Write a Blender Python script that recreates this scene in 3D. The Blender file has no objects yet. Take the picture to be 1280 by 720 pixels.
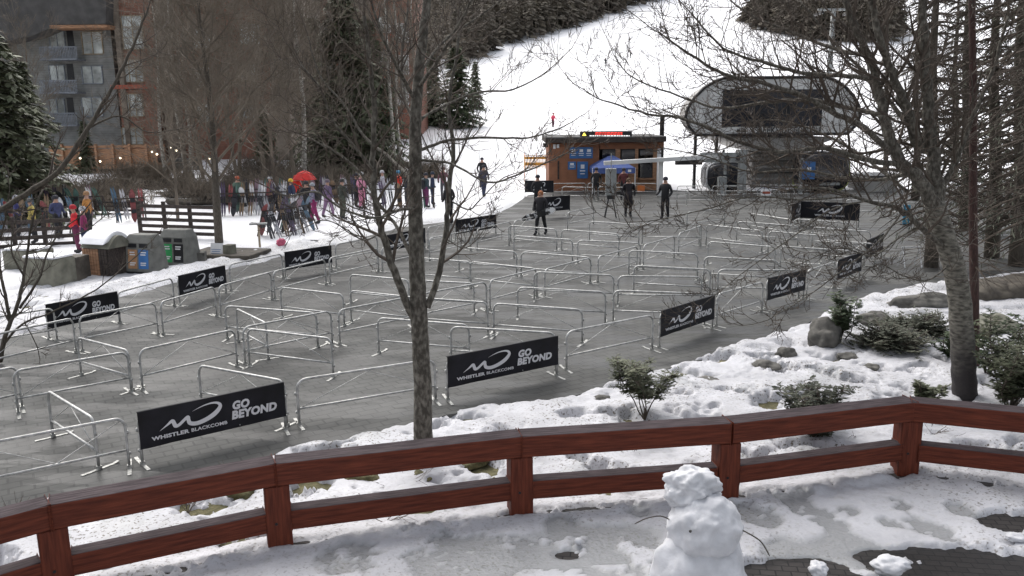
import bpy, bmesh, math, random
import numpy as np
from mathutils import Vector, Matrix, Euler, noise as mn
random.seed(7)
PI = math.pi
S = bpy.context.scene
COL = S.collection
# ---------------------------------------------------------------- camera geometry
F_PX, PITCH, CAM_H, ROLL = 1046.5, 0.2058, 4.7, 0.01016
cp, sp, cr, sr = math.cos(PITCH), math.sin(PITCH), math.cos(ROLL), math.sin(ROLL)
FWD = Vector((0, cp, -sp)); R0 = Vector((1, 0, 0)); D0 = Vector((0, -sp, -cp))
RIGHT = R0 * cr + D0 * sr
DOWN = R0 * (-sr) + D0 * cr
def ray(px, py):
    return FWD * F_PX + RIGHT * (px - 640) + DOWN * (py - 360)
def G(px, py, z=0.0):                       # the place on the level z seen at a photo pixel
    r = ray(px, py); t = (z - CAM_H) / r.z
    return Vector((r.x * t, r.y * t, z))
def D(px, py, y):                           # the place at distance y
    r = ray(px, py); t = y / r.y
    return Vector((r.x * t, y, CAM_H + r.z * t))
# ---------------------------------------------------------------- noise
def _grad(seed):
    rng = np.random.RandomState(seed)
    a = rng.rand(256, 256) * 2 * PI
    return np.cos(a), np.sin(a)
_G = {}
def perlin(x, y, seed=0):
    if seed not in _G: _G[seed] = _grad(seed)
    gx, gy = _G[seed]
    xi = np.floor(x).astype(int); yi = np.floor(y).astype(int)
    xf = x - xi; yf = y - yi
    u = xf * xf * xf * (xf * (xf * 6 - 15) + 10); v = yf * yf * yf * (yf * (yf * 6 - 15) + 10)
    def g(i, j, dx, dy):
        a = (xi + i) & 255; b = (yi + j) & 255
        return gx[a, b] * dx + gy[a, b] * dy
    n00 = g(0, 0, xf, yf); n10 = g(1, 0, xf - 1, yf); n01 = g(0, 1, xf, yf - 1); n11 = g(1, 1, xf - 1, yf - 1)
    return (n00 * (1 - u) + n10 * u) * (1 - v) + (n01 * (1 - u) + n11 * u) * v
def fbm(x, y, scale, octv=4, seed=0):
    r = 0; a = 1; f = 1 / scale
    for o in range(octv):
        r = r + a * perlin(x * f + 17.3 * o, y * f - 9.1 * o, seed + o); a *= .5; f *= 2.03
    return r
def sstep(a, b, x):
    t = np.clip((x - a) / (b - a), 0, 1); return t * t * (3 - 2 * t)
# ---------------------------------------------------------------- objects
def tag(o, label=None, cat=None, group=None, kind=None):
    if label: o['label'] = label
    if cat: o['category'] = cat
    if group: o['group'] = group
    if kind: o['kind'] = kind
    return o
def empty(name, loc=(0, 0, 0), rz=0.0, label=None, cat=None, group=None):
    o = bpy.data.objects.new(name, None); COL.objects.link(o)
    o.location = loc; o.rotation_euler = (0, 0, rz); o.empty_display_size = .2
    return tag(o, label, cat, group)
class MB:
    def __init__(s): s.v = []; s.f = []; s.m = []
    def add(s, vs, fs, mi=0):
        n = len(s.v); s.v += [tuple(p) for p in vs]; s.f += [tuple(i + n for i in f) for f in fs]; s.m += [mi] * len(fs); return s
    def box(s, c, d, rz=0, mi=0, rot=None):
        hx, hy, hz = d[0] / 2, d[1] / 2, d[2] / 2
        M = rot if rot is not None else Matrix.Rotation(rz, 3, 'Z')
        P = [M @ Vector((x, y, z)) + Vector(c) for x in (-hx, hx) for y in (-hy, hy) for z in (-hz, hz)]
        return s.add(P, [(0, 1, 3, 2), (4, 6, 7, 5), (0, 4, 5, 1), (2, 3, 7, 6), (0, 2, 6, 4), (1, 5, 7, 3)], mi)
    def beam(s, p, q, w, h, mi=0, up=(0, 0, 1)):
        p = Vector(p); q = Vector(q); d = (q - p); L = d.length; d.normalize()
        u = Vector(up)
        if abs(d.dot(u)) > .99: u = Vector((0, 1, 0))
        a = d.cross(u).normalized(); b = a.cross(d)
        return s.box((p + q) / 2, (L, w, h), rot=Matrix((d, a, b)).transposed(), mi=mi)
    def tube(s, pts, rad, n=8, mi=0, cap=True, closed=False):
        pts = [Vector(p) for p in pts]; k = len(pts)
        if not isinstance(rad, (list, tuple)): rad = [rad] * k
        vs = []; u = None
        for i, p in enumerate(pts):
            if closed: t = pts[(i + 1) % k] - pts[i - 1]
            else: t = pts[min(i + 1, k - 1)] - pts[max(i - 1, 0)]
            if t.length < 1e-9: t = Vector((0, 0, 1))
            t.normalize()
            if u is None: u = t.orthogonal().normalized()
            u = (u - t * u.dot(t))
            if u.length < 1e-6: u = t.orthogonal()
            u.normalize(); w = t.cross(u)
            for j in range(n):
                a = 2 * PI * j / n; vs.append(p + (u * math.cos(a) + w * math.sin(a)) * rad[i])
        fs = []
        for i in range(k if closed else k - 1):
            i2 = (i + 1) % k
            for j in range(n):
                fs.append((i * n + j, i * n + (j + 1) % n, i2 * n + (j + 1) % n, i2 * n + j))
        if cap and not closed and n > 3: fs += [tuple(range(n))[::-1], tuple((k - 1) * n + j for j in range(n))]
        return s.add(vs, fs, mi)
    def lathe(s, prof, c=(0, 0, 0), n=16, mi=0):        # prof: [(r, z)]
        c = Vector(c); vs = []; fs = []
        for r, z in prof:
            for j in range(n):
                a = 2 * PI * j / n; vs.append(c + Vector((r * math.cos(a), r * math.sin(a), z)))
        for i in range(len(prof) - 1):
            for j in range(n): fs.append((i * n + j, i * n + (j + 1) % n, (i + 1) * n + (j + 1) % n, (i + 1) * n + j))
        fs += [tuple(range(n))[::-1], tuple((len(prof) - 1) * n + j for j in range(n))]
        return s.add(vs, fs, mi)
    def prism(s, outline, off, mi=0):                  # outline: 3D points, extruded by off
        off = Vector(off); n = len(outline); P = [Vector(p) for p in outline]
        fs = [tuple(range(n))[::-1], tuple(range(n, 2 * n))]
        fs += [(i, (i + 1) % n, n + (i + 1) % n, n + i) for i in range(n)]
        return s.add(P + [p + off for p in P], fs, mi)
    def ball(s, c, r, sub=2, mi=0, amp=0.0, fr=2.0, seed=0, sq=(1, 1, 1)):
        bm = bmesh.new(); bmesh.ops.create_icosphere(bm, subdivisions=sub, radius=1)
        c = Vector(c); vs = []
        for v in bm.verts:
            d = 1 + amp * mn.fractal(v.co * fr + Vector((seed * 7.1, seed * 3.3, 0)), 1.0, 2.0, 3)
            vs.append(c + Vector((v.co.x * r * d * sq[0], v.co.y * r * d * sq[1], v.co.z * r * d * sq[2])))
        fs = [tuple(v.index for v in f.verts) for f in bm.faces]; bm.free()
        return s.add(vs, fs, mi)
    def mesh(s, name, mats, smooth=False):
        me = bpy.data.meshes.new(name); me.from_pydata(s.v, [], s.f)
        if not isinstance(mats, (list, tuple)): mats = [mats]
        for m in mats: me.materials.append(m)
        if len(mats) > 1: me.polygons.foreach_set('material_index', s.m)
        if smooth: me.polygons.foreach_set('use_smooth', [True] * len(s.f))
        me.update(); return me
    def build(s, name, mats, parent=None, smooth=False, bevel=0.0):
        me = s.mesh(name, mats, smooth)
        o = bpy.data.objects.new(name, me); COL.objects.link(o)
        if bevel:
            m = o.modifiers.new('b', 'BEVEL'); m.width = bevel; m.segments = 2; m.limit_method = 'ANGLE'
        if parent: o.parent = parent
        return o
def put(name, me, parent=None, loc=None, rz=0, scale=None):
    o = bpy.data.objects.new(name, me); COL.objects.link(o)
    if parent: o.parent = parent
    if loc is not None: o.location = loc
    o.rotation_euler = (0, 0, rz)
    if scale: o.scale = scale
    return o
# ---------------------------------------------------------------- materials
def mat(name, col, rough=.6, metal=0.0, var=0.0, scale=5.0, bump=0.0, bscale=None, col2=None, stretch=(1, 1, 1), spec=.5, emit=None, estr=0, detail=6, contrast=(.35, .65)):
    m = bpy.data.materials.new(name); m.use_nodes = True
    nt = m.node_tree; b = nt.nodes['Principled BSDF']
    b.inputs['Base Color'].default_value = (*col, 1); b.inputs['Roughness'].default_value = rough
    b.inputs['Metallic'].default_value = metal; b.inputs['Specular IOR Level'].default_value = spec
    if emit: b.inputs['Emission Color'].default_value = (*emit, 1); b.inputs['Emission Strength'].default_value = estr
    if var or bump or col2:
        tc = nt.nodes.new('ShaderNodeTexCoord'); mp = nt.nodes.new('ShaderNodeMapping'); mp.inputs['Scale'].default_value = stretch
        nt.links.new(tc.outputs['Object'], mp.inputs[0])
        n = nt.nodes.new('ShaderNodeTexNoise'); n.inputs['Scale'].default_value = scale; n.inputs['Detail'].default_value = detail
        nt.links.new(mp.outputs[0], n.inputs['Vector'])
        if var or col2:
            r = nt.nodes.new('ShaderNodeMapRange'); r.inputs[1].default_value = contrast[0]; r.inputs[2].default_value = contrast[1]
            nt.links.new(n.outputs['Fac'], r.inputs[0])
            mx = nt.nodes.new('ShaderNodeMix'); mx.data_type = 'RGBA'
            c2 = col2 if col2 else tuple(min(1, c * (1 + var)) for c in col)
            c1 = col if col2 else tuple(c * (1 - var) for c in col)
            mx.inputs[6].default_value = (*c1, 1); mx.inputs[7].default_value = (*c2, 1)
            nt.links.new(r.outputs[0], mx.inputs[0]); nt.links.new(mx.outputs[2], b.inputs['Base Color'])
        if bump:
            n2 = nt.nodes.new('ShaderNodeTexNoise'); n2.inputs['Scale'].default_value = bscale or scale * 2; n2.inputs['Detail'].default_value = 5
            nt.links.new(mp.outputs[0], n2.inputs['Vector'])
            bp = nt.nodes.new('ShaderNodeBump'); bp.inputs['Strength'].default_value = bump; bp.inputs['Distance'].default_value = .02
            nt.links.new(n2.outputs['Fac'], bp.inputs['Height']); nt.links.new(bp.outputs[0], b.inputs['Normal'])
    return m
M = {}
M['steel'] = mat('galvanised_steel', (.42, .42, .41), .5, .5, var=.35, scale=7, bump=.1)
M['foot'] = mat('worn_steel_plate', (.34, .34, .32), .5, .3, var=.4, scale=14)
M['vinyl'] = mat('black_vinyl', (.010, .010, .014), .55, var=.5, scale=2.2, bump=.5, bscale=3.5, spec=.25)
M['print'] = mat('white_print', (.62, .62, .64), .5)
M['red_wood'] = mat('stained_red_timber', (.070, .016, .009), .62, var=.0, col2=(.165, .040, .020), scale=3, stretch=(1, 14, 14), bump=.35, bscale=5, contrast=(.3, .7), spec=.22)
M['grey_wood'] = mat('weathered_timber_top', (.040, .032, .034), .9, col2=(.088, .070, .074), scale=4, stretch=(1, 12, 12), bump=.3, spec=.12)
M['rock'] = mat('granite', (.10, .095, .085), .85, var=.5, scale=4, bump=.8, bscale=9)
M['concrete'] = mat('mossy_concrete', (.17, .165, .13), .9, var=.35, scale=3, bump=.5)
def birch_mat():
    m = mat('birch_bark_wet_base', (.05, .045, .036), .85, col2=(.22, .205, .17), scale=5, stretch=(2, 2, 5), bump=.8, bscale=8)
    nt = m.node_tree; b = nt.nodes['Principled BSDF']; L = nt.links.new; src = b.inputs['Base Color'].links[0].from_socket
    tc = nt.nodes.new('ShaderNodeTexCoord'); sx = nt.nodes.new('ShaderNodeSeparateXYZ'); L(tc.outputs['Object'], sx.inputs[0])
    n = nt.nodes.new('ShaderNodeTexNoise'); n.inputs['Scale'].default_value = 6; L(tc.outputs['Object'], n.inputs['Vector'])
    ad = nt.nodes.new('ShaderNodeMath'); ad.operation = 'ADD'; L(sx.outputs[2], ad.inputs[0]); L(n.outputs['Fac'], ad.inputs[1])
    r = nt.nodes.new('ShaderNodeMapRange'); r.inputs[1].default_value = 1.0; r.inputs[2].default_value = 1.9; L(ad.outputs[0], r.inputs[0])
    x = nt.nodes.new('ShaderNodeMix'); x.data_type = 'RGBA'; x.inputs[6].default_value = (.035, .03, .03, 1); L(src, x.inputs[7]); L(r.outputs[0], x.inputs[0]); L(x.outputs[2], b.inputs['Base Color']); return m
M['bark'] = mat('dark_bark', (.055, .045, .035), .9, col2=(.11, .095, .075), scale=5, stretch=(6, 6, 1.5), bump=1.0, bscale=9)
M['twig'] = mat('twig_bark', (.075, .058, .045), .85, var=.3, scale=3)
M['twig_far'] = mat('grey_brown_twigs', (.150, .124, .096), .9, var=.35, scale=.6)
M['birch'] = mat('birch_bark', (.06, .052, .04), .85, col2=(.26, .24, .20), scale=4, stretch=(2, 2, 5), bump=.8, bscale=8)
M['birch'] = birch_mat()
M['aspen'] = mat('pale_aspen_bark', (.22, .20, .17), .85, col2=(.50, .48, .43), scale=2, stretch=(2, 2, 4), bump=.3)
M['red_bark'] = mat('red_brown_bark', (.045, .025, .022), .9, col2=(.08, .042, .036), scale=5, stretch=(6, 6, 1.5), bump=.9)
M['needle'] = mat('dark_needles', (.055, .078, .038), .7, col2=(.10, .135, .065), scale=1.6)
M['needle2'] = mat('olive_needles', (.07, .082, .045), .7, col2=(.13, .14, .08), scale=1.9)
M['needle_grey'] = mat('grey_green_needles', (.045, .052, .035), .8, col2=(.085, .09, .06), scale=2)
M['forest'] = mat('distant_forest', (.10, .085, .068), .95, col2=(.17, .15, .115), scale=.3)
M['soil'] = mat('wet_soil', (.05, .042, .034), .8, col2=(.11, .095, .075), scale=4, bump=.8)
M['moss'] = mat('olive_moss_turf', (.07, .065, .03), .95, col2=(.14, .125, .06), scale=12, bump=1)
# pavers
def paver_mat(name, c1, c2, mortar, ang, scl, wet=.5):
    m = bpy.data.materials.new(name); m.use_nodes = True; nt = m.node_tree; b = nt.nodes['Principled BSDF']; L = nt.links.new
    tc = nt.nodes.new('ShaderNodeTexCoord'); mp = nt.nodes.new('ShaderNodeMapping'); mp.inputs['Rotation'].default_value = (0, 0, ang); mp.inputs['Location'].default_value = (0, 0, 3.37)
    L(tc.outputs['Object'], mp.inputs[0])
    br = nt.nodes.new('ShaderNodeTexBrick'); br.inputs['Scale'].default_value = scl
    br.inputs['Color1'].default_value = (*c1, 1); br.inputs['Color2'].default_value = (*c2, 1); br.inputs['Mortar'].default_value = (*mortar, 1)
    br.inputs['Mortar Size'].default_value = .025; br.inputs['Brick Width'].default_value = .5; br.inputs['Row Height'].default_value = .33; br.inputs['Bias'].default_value = 0
    L(mp.outputs[0], br.inputs['Vector'])
    def nz(s, d=5, st=None):
        n = nt.nodes.new('ShaderNodeTexNoise'); n.inputs['Scale'].default_value = s; n.inputs['Detail'].default_value = d
        L((st or mp).outputs[0], n.inputs['Vector']); return n
    def mr(src, a, c, lo, hi):
        r = nt.nodes.new('ShaderNodeMapRange'); r.inputs[1].default_value = a; r.inputs[2].default_value = c; r.inputs[3].default_value = lo; r.inputs[4].default_value = hi
        L(src, r.inputs[0]); return r
    def mul(col, fac):
        x = nt.nodes.new('ShaderNodeMix'); x.data_type = 'RGBA'; x.blend_type = 'MULTIPLY'; x.inputs[0].default_value = 1
        L(col, x.inputs[6]); L(fac, x.inputs[7]); return x.outputs[2]
    big = nz(.45, 6); mid = nz(2.2, 6)
    mp2 = nt.nodes.new('ShaderNodeMapping'); mp2.inputs['Rotation'].default_value = (0, 0, ang); mp2.inputs['Location'].default_value = (3.3, 7.7, 5.43); mp2.inputs['Scale'].default_value = (.35, 1.6, 1); L(tc.outputs['Object'], mp2.inputs[0])
    st = nz(1.1, 5, mp2)
    c = mul(br.outputs['Color'], mr(big.outputs['Fac'], .40, .60, .82, 1.18).outputs[0])
    c = mul(c, mr(mid.outputs['Fac'], .3, .7, .85, 1.12).outputs[0])
    stain = mr(st.outputs['Fac'], .49, .545, 1, .55)          # damp stains
    c = mul(c, stain.outputs[0])
    L(c, b.inputs['Base Color'])
    L(mr(st.outputs['Fac'], .49, .545, .85, .42).outputs[0], b.inputs['Roughness'])
    b.inputs['Specular IOR Level'].default_value = .18
    bp = nt.nodes.new('ShaderNodeBump'); bp.inputs['Strength'].default_value = .5; bp.inputs['Distance'].default_value = .012
    L(br.outputs['Fac'], bp.inputs['Height']); bp.invert = True; L(bp.outputs[0], b.inputs['Normal'])
    return m
ROWANG = -math.atan2(*(lambda a, b: ((b - a).y, (b - a).x))(G(361, 540), G(705, 469)))
M['pavers'] = paver_mat('grey_pavers', (.112, .112, .107), (.104, .104, .100), (.082, .082, .079), ROWANG, 1.7)
M['deck_pavers'] = paver_mat('dark_pavers', (.055, .05, .048), (.042, .038, .037), (.02, .02, .02), ROWANG + .7, 3.2)
# snow: 'clean' = fresh white snow, 'slush' = wet grey ice, 'dirt' = grit on top (all real surface states, stored per vertex)
def snow_mat():
    m = bpy.data.materials.new('snow'); m.use_nodes = True; nt = m.node_tree; b = nt.nodes['Principled BSDF']; L = nt.links.new
    def at(n):
        a = nt.nodes.new('ShaderNodeAttribute'); a.attribute_name = n; return a.outputs['Fac']
    def mix(f, a, c):
        x = nt.nodes.new('ShaderNodeMix'); x.data_type = 'RGBA'
        if isinstance(f, float): x.inputs[0].default_value = f
        else: L(f, x.inputs[0])
        for s, v in ((6, a), (7, c)):
            if isinstance(v, tuple): x.inputs[s].default_value = (*v, 1)
            else: L(v, x.inputs[s])
        return x.outputs[2]
    tc = nt.nodes.new('ShaderNodeTexCoord')
    def nz(s, d=6):
        n = nt.nodes.new('ShaderNodeTexNoise'); n.inputs['Scale'].default_value = s; n.inputs['Detail'].default_value = d; L(tc.outputs['Object'], n.inputs['Vector']); return n.outputs['Fac']
    def mr(src, a, c):
        r = nt.nodes.new('ShaderNodeMapRange'); r.inputs[1].default_value = a; r.inputs[2].default_value = c; L(src, r.inputs[0]); return r.outputs[0]
    old = mix(mr(nz(1.3), .35, .7), (.53, .53, .555), (.40, .40, .42))
    old = mix(mr(nz(9), .55, .8), old, (.40, .395, .39))
    c = mix(at('clean'), old, (.90, .90, .92))
    c = mix(at('slush'), c, (.29, .295, .30))
    grit = nt.nodes.new('ShaderNodeMath'); grit.operation = 'MULTIPLY'; L(at('dirt'), grit.inputs[0]); L(mr(nz(26, 3), .56, .66), grit.inputs[1])
    c = mix(grit.outputs[0], c, (.10, .085, .065))
    L(c, b.inputs['Base Color'])
    r = nt.nodes.new('ShaderNodeMapRange'); r.inputs[3].default_value = .62; r.inputs[4].default_value = .22; L(at('slush'), r.inputs[0]); L(r.outputs[0], b.inputs['Roughness'])
    b.inputs['Specular IOR Level'].default_value = .35
    bp = nt.nodes.new('ShaderNodeBump'); bp.inputs['Strength'].default_value = .55; bp.inputs['Distance'].default_value = .03
    ad = nt.nodes.new('ShaderNodeMath'); ad.operation = 'MULTIPLY_ADD'; L(nz(22, 4), ad.inputs[0]); ad.inputs[1].default_value = .5; L(nz(7, 5), ad.inputs[2])
    L(ad.outputs[0], bp.inputs['Height']); L(bp.outputs[0], b.inputs['Normal'])
    return m
M['snow'] = snow_mat()
M['snow_lump'] = mat('packed_snow', (.60, .60, .62), .55, var=.12, scale=6, bump=.7, bscale=10)
M['snow_clean'] = mat('fresh_snow', (.85, .85, .87), .6, var=.05, scale=3, bump=.5)

# ---------------------------------------------------------------- terrain
PLAZA_PX = [(1300, 336), (1205, 349), (1120, 362), (1075, 374), (1035, 392), (1000, 408), (950, 424), (905, 441), (860, 455), (800, 470), (745, 487), (700, 500), (640, 508), (560, 518),
            (480, 541), (400, 558), (330, 575), (180, 602), (-40, 648), (-260, 700), (-260, 470), (-60, 440), (20, 420), (75, 405), (125, 378), (200, 358), (270, 340), (345, 322), (430, 303),
            (500, 284), (560, 277), (610, 272), (640, 258), (660, 244), (700, 238), (830, 237), (870, 239), (1060, 237), (1180, 236), (1290, 232)]
PLAZA = [G(a, b) for a, b in PLAZA_PX]
PXY = np.array([(p.x, p.y) for p in PLAZA])
def plaza_sd(x, y):                        # signed distance, positive outside the paving
    x = np.asarray(x, float); y = np.asarray(y, float)
    d = np.full(x.shape, 1e9); inside = np.zeros(x.shape, bool); n = len(PXY)
    for i in range(n):
        ax, ay = PXY[i]; bx, by = PXY[(i + 1) % n]
        ex, ey = bx - ax, by - ay
        t = np.clip(((x - ax) * ex + (y - ay) * ey) / (ex * ex + ey * ey), 0, 1)
        d = np.minimum(d, np.hypot(x - ax - t * ex, y - ay - t * ey))
        c = (ay > y) != (by > y)
        with np.errstate(divide='ignore', invalid='ignore'):
            xx = ax + (y - ay) / (by - ay if by != ay else 1e-9) * ex
        inside ^= c & (x < xx)
    return np.where(inside, -d, d)
RAIL_PX = [(-330, 870), (75, 738), (350, 677), (650, 637), (905, 618), (1130, 587), (1420, 622)]
DECK = .10
RAIL = [G(a, b, DECK) for a, b in RAIL_PX]
RXY = np.array([(p.x, p.y) for p in RAIL])
def deck_side(x, y):                        # >0 on the viewer's side of the railing
    yy = np.interp(x, RXY[:, 0], RXY[:, 1]); return yy - y
def hill(x, y):
    z = np.interp(y, [0, 52, 66, 85, 105, 150, 200, 300, 450, 700, 900], [0, 0, .4, 1.5, 3.0, 8.2, 15.5, 38, 78, 135, 170])
    return z
def blob(x, y, px, py, r, asp=1.0):
    c = G(px, py, .08); return np.exp(-(((x - c.x) / r) ** 2 + ((y - c.y) / (r * asp)) ** 2))
def snow(x, y):
    x = np.asarray(x, float); y = np.asarray(y, float)
    sd = plaza_sd(x, y) + .30 * fbm(x, y, 1.1, 4, 3) + .1 * fbm(x, y, .3, 2, 5)
    near = deck_side(x, y)
    n1 = fbm(x, y, 1.6, 3, 11); n2 = fbm(x, y, .36, 3, 21); n3 = fbm(x, y, .12, 3, 31)
    edge = sstep(-.30, .18, sd); rg = sstep(-.35, .3, fbm(x, y, 1.3, 2, 77)); n2 = n2 * (.25 + .6 * rg); n3 = n3 * (.12 + .8 * rg)
    bank = np.where(y < 30, 1, 0)
    thick = .062 + .09 * n1 + .042 * n2 + .034 * n3
    # garden strip beyond the railing: half melted, soil and turf showing
    melt = sstep(.10, .50, fbm(x, y, .75, 4, 41) + .25 * n3) * .20
    strip = sstep(-.2, -.6, near) * sstep(26, 18, y)
    z = hill(x, y) - .14 + .14 * edge + edge * (thick + .055 * strip - melt * strip * (1.1 + .5 * (x < -1)))
    z += .22 * np.exp(-(sd - .8) ** 2 / .3) * (y > 20) * (x < 3) * (.6 + .8 * n2) * (y < 40)            # ploughed heap along the far left edge
    # the deck side
    dk = sstep(-.35, .1, near)
    zd = DECK + .025 + .035 * n1 + .035 * n2 + .018 * n3
    berm = np.exp(-((near - .18) / .10) ** 2)
    zd = zd + berm * (.0 + .10 * n2) - .10 * np.exp(-((near - .05) / .10) ** 2) * sstep(-.1, .3, n1 + n3)
    slush = 1.0 * blob(x, y, 735, 700, 1.15, .55) + .6 * blob(x, y, 560, 712, .8, .5) + .6 * blob(x, y, 770, 668, .6, .4)
    rp = [(1125, 633, .13), (1200, 640, .13), (1010, 640, .14), (1040, 655, .15), (1150, 660, .13), (1070, 685, .15), (985, 622, .16), (955, 650, .17), (1100, 700, .2), (1180, 668, .12), (1060, 640, .1), (1215, 700, .15), (920, 640, .14), (1045, 690, .2), (980, 690, .2), (1240, 655, .1), (700, 655, .12), (560, 690, .2), (430, 700, .25), (620, 700, .25), (800, 640, .12), (1000, 615, .1), (1110, 655, .1)]
    for a, b_, r in rp: slush = slush + 1.0 * blob(x, y, a, b_, r * 1.45, 1.15)
    slush = slush * np.where(n2 > -.1, 1, .6)
    slush = sstep(.42, .70, slush * .95 + .50 * n3 + .30 * n2 + .10 * sstep(.1, .5, n1) * dk)
    zd = zd * (1 - slush) + slush * (DECK - .012 + .006 * n3) + 0
    hole = 1.4 * blob(x, y, 668, 650, .0001) + .25 * blob(x, y, 710, 693, .13, .6) + .2 * blob(x, y, 1085, 610, .01)
    c = G(1290, 735, .08)
    q = (x - c.x) * .82 + (y - c.y) * -1.0
    pv = sstep(.15, -.22, np.hypot((x - c.x) / 1.55, (y - c.y) / .82) - 1 + .9 * n2 + .3 * n3 + .25 * n1)
    c2 = G(1000, 725, .08)
    pv = np.maximum(pv, sstep(.15, -.2, np.hypot((x - c2.x) / .75, (y - c2.y) / .42) - 1 + .8 * n2 + .3 * n3))
    c3 = G(1270, 655, .08)
    pv = np.maximum(pv, sstep(.15, -.2, np.hypot((x - c3.x) / .42, (y - c3.y) / .25) - 1 + .8 * n2 + .3 * n3))
    zd = zd - .14 * pv - .3 * hole
    z = z * (1 - dk) + zd * dk
    slush = slush * dk + (1 - dk) * .55 * sstep(.2, .5, n1) * strip
    clean = sstep(17, 36, y) * .9 + .1 * sstep(36, 60, y)
    dirt = np.clip(.35 + .8 * n1 + .9 * strip * sstep(.0, .3, n1 + n3), 0, 1) * sstep(50, 25, y) + .9 * np.exp(-(sd - .3) ** 2 / .25) * (y > 20) * (y < 48)
    slush = slush + (.55 * np.exp(-((sd - .2) / .9) ** 2) * (y > 26) * (y < 45))
    return z, np.clip(clean, 0, 1), np.clip(slush, 0, 1), np.clip(dirt, 0, 1)
def zat(x, y): return float(snow(np.array([x]), np.array([y]))[0][0])
def sheet(name, xs, ys, drop=0.0):
    X, Y = np.meshgrid(xs, ys); Z, cl, sl, di = snow(X, Y)
    nx, ny = len(xs), len(ys)
    co = np.stack([X, Y, Z - drop], -1).reshape(-1, 3).astype(np.float32)
    i = np.arange(nx * ny).reshape(ny, nx)
    f = np.stack([i[:-1, :-1], i[:-1, 1:], i[1:, 1:], i[1:, :-1]], -1).reshape(-1, 4)
    # leave out the faces buried below the paving
    sd = plaza_sd(X, Y); keep = (sd[:-1, :-1].reshape(-1) > -1.2)
    f = f[keep]
    me = bpy.data.meshes.new(name); me.vertices.add(nx * ny); me.vertices.foreach_set('co', co.reshape(-1))
    me.loops.add(f.size); me.loops.foreach_set('vertex_index', f.reshape(-1).astype(np.int32))
    me.polygons.add(len(f)); me.polygons.foreach_set('loop_start', np.arange(0, f.size, 4, dtype=np.int32)); me.polygons.foreach_set('loop_total', np.full(len(f), 4, np.int32))
    me.polygons.foreach_set('use_smooth', np.ones(len(f), bool))
    me.update(); me.validate()
    for nm, a in (('clean', cl), ('slush', sl), ('dirt', di)):
        at = me.attributes.new(nm, 'FLOAT', 'POINT'); at.data.foreach_set('value', a.reshape(-1).astype(np.float32))
    me.materials.append(M['snow'])
    o = bpy.data.objects.new(name, me); COL.objects.link(o); o['kind'] = 'structure'; return o
sheet('snow_bank', np.arange(-8.5, 11.5, .04), np.arange(5.6, 16.0, .035))
sheet('snow_garden', np.arange(-22, 22, .10), np.arange(15.95, 31, .10), .004)
sheet('snow_field', np.arange(-46, 40, .35), np.arange(30.8, 70, .35), .01)
sheet('ski_slope', np.arange(-330, 430, 8.0), np.concatenate([np.arange(69.5, 120, 3), np.arange(120, 900, 12.0)]), .02)
mb = MB(); mb.add([(-900, -60, -.32), (900, -60, -.32), (900, 900, -.32), (-900, 900, -.32)], [(0, 1, 2, 3)]); o = mb.build('ground', M['soil']); o['kind'] = 'structure'
# garden soil with bumps
xs = np.arange(-16, 22, .25); ys = np.arange(8.6, 32, .25); X, Y = np.meshgrid(xs, ys)
Zs = -.04 + .09 * fbm(X, Y, .8, 3, 55); Zs = np.where((plaza_sd(X, Y) < .1) | (deck_side(X, Y) > -.2), -.30, Zs)
i = np.arange(X.size).reshape(X.shape); f = np.stack([i[:-1, :-1], i[:-1, 1:], i[1:, 1:], i[1:, :-1]], -1).reshape(-1, 4)
mb = MB(); mb.v = [tuple(p) for p in np.stack([X, Y, Zs], -1).reshape(-1, 3)]; mb.f = [tuple(q) for q in f]; mb.m = [0] * len(f)
o = mb.build('garden_soil', M['moss'], smooth=True); o['kind'] = 'structure'
mb = MB(); n = len(PLAZA); mb.add([(p.x, p.y, 0) for p in PLAZA] + [(p.x, p.y, -.12) for p in PLAZA], [tuple(range(n))[::-1]] + [(i, (i + 1) % n, n + (i + 1) % n, n + i) for i in range(n)])
o = mb.build('plaza', M['pavers']); o['kind'] = 'structure'
mb = MB(); pts = [(p.x, p.y + .12, DECK - .035) for p in RAIL] + [(20, 3, DECK - .035), (-20, 3, DECK - .035)]
mb.add(pts, [tuple(range(len(pts)))[::-1]]); o = mb.build('deck_pavement', M['deck_pavers']); o['kind'] = 'structure'
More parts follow.
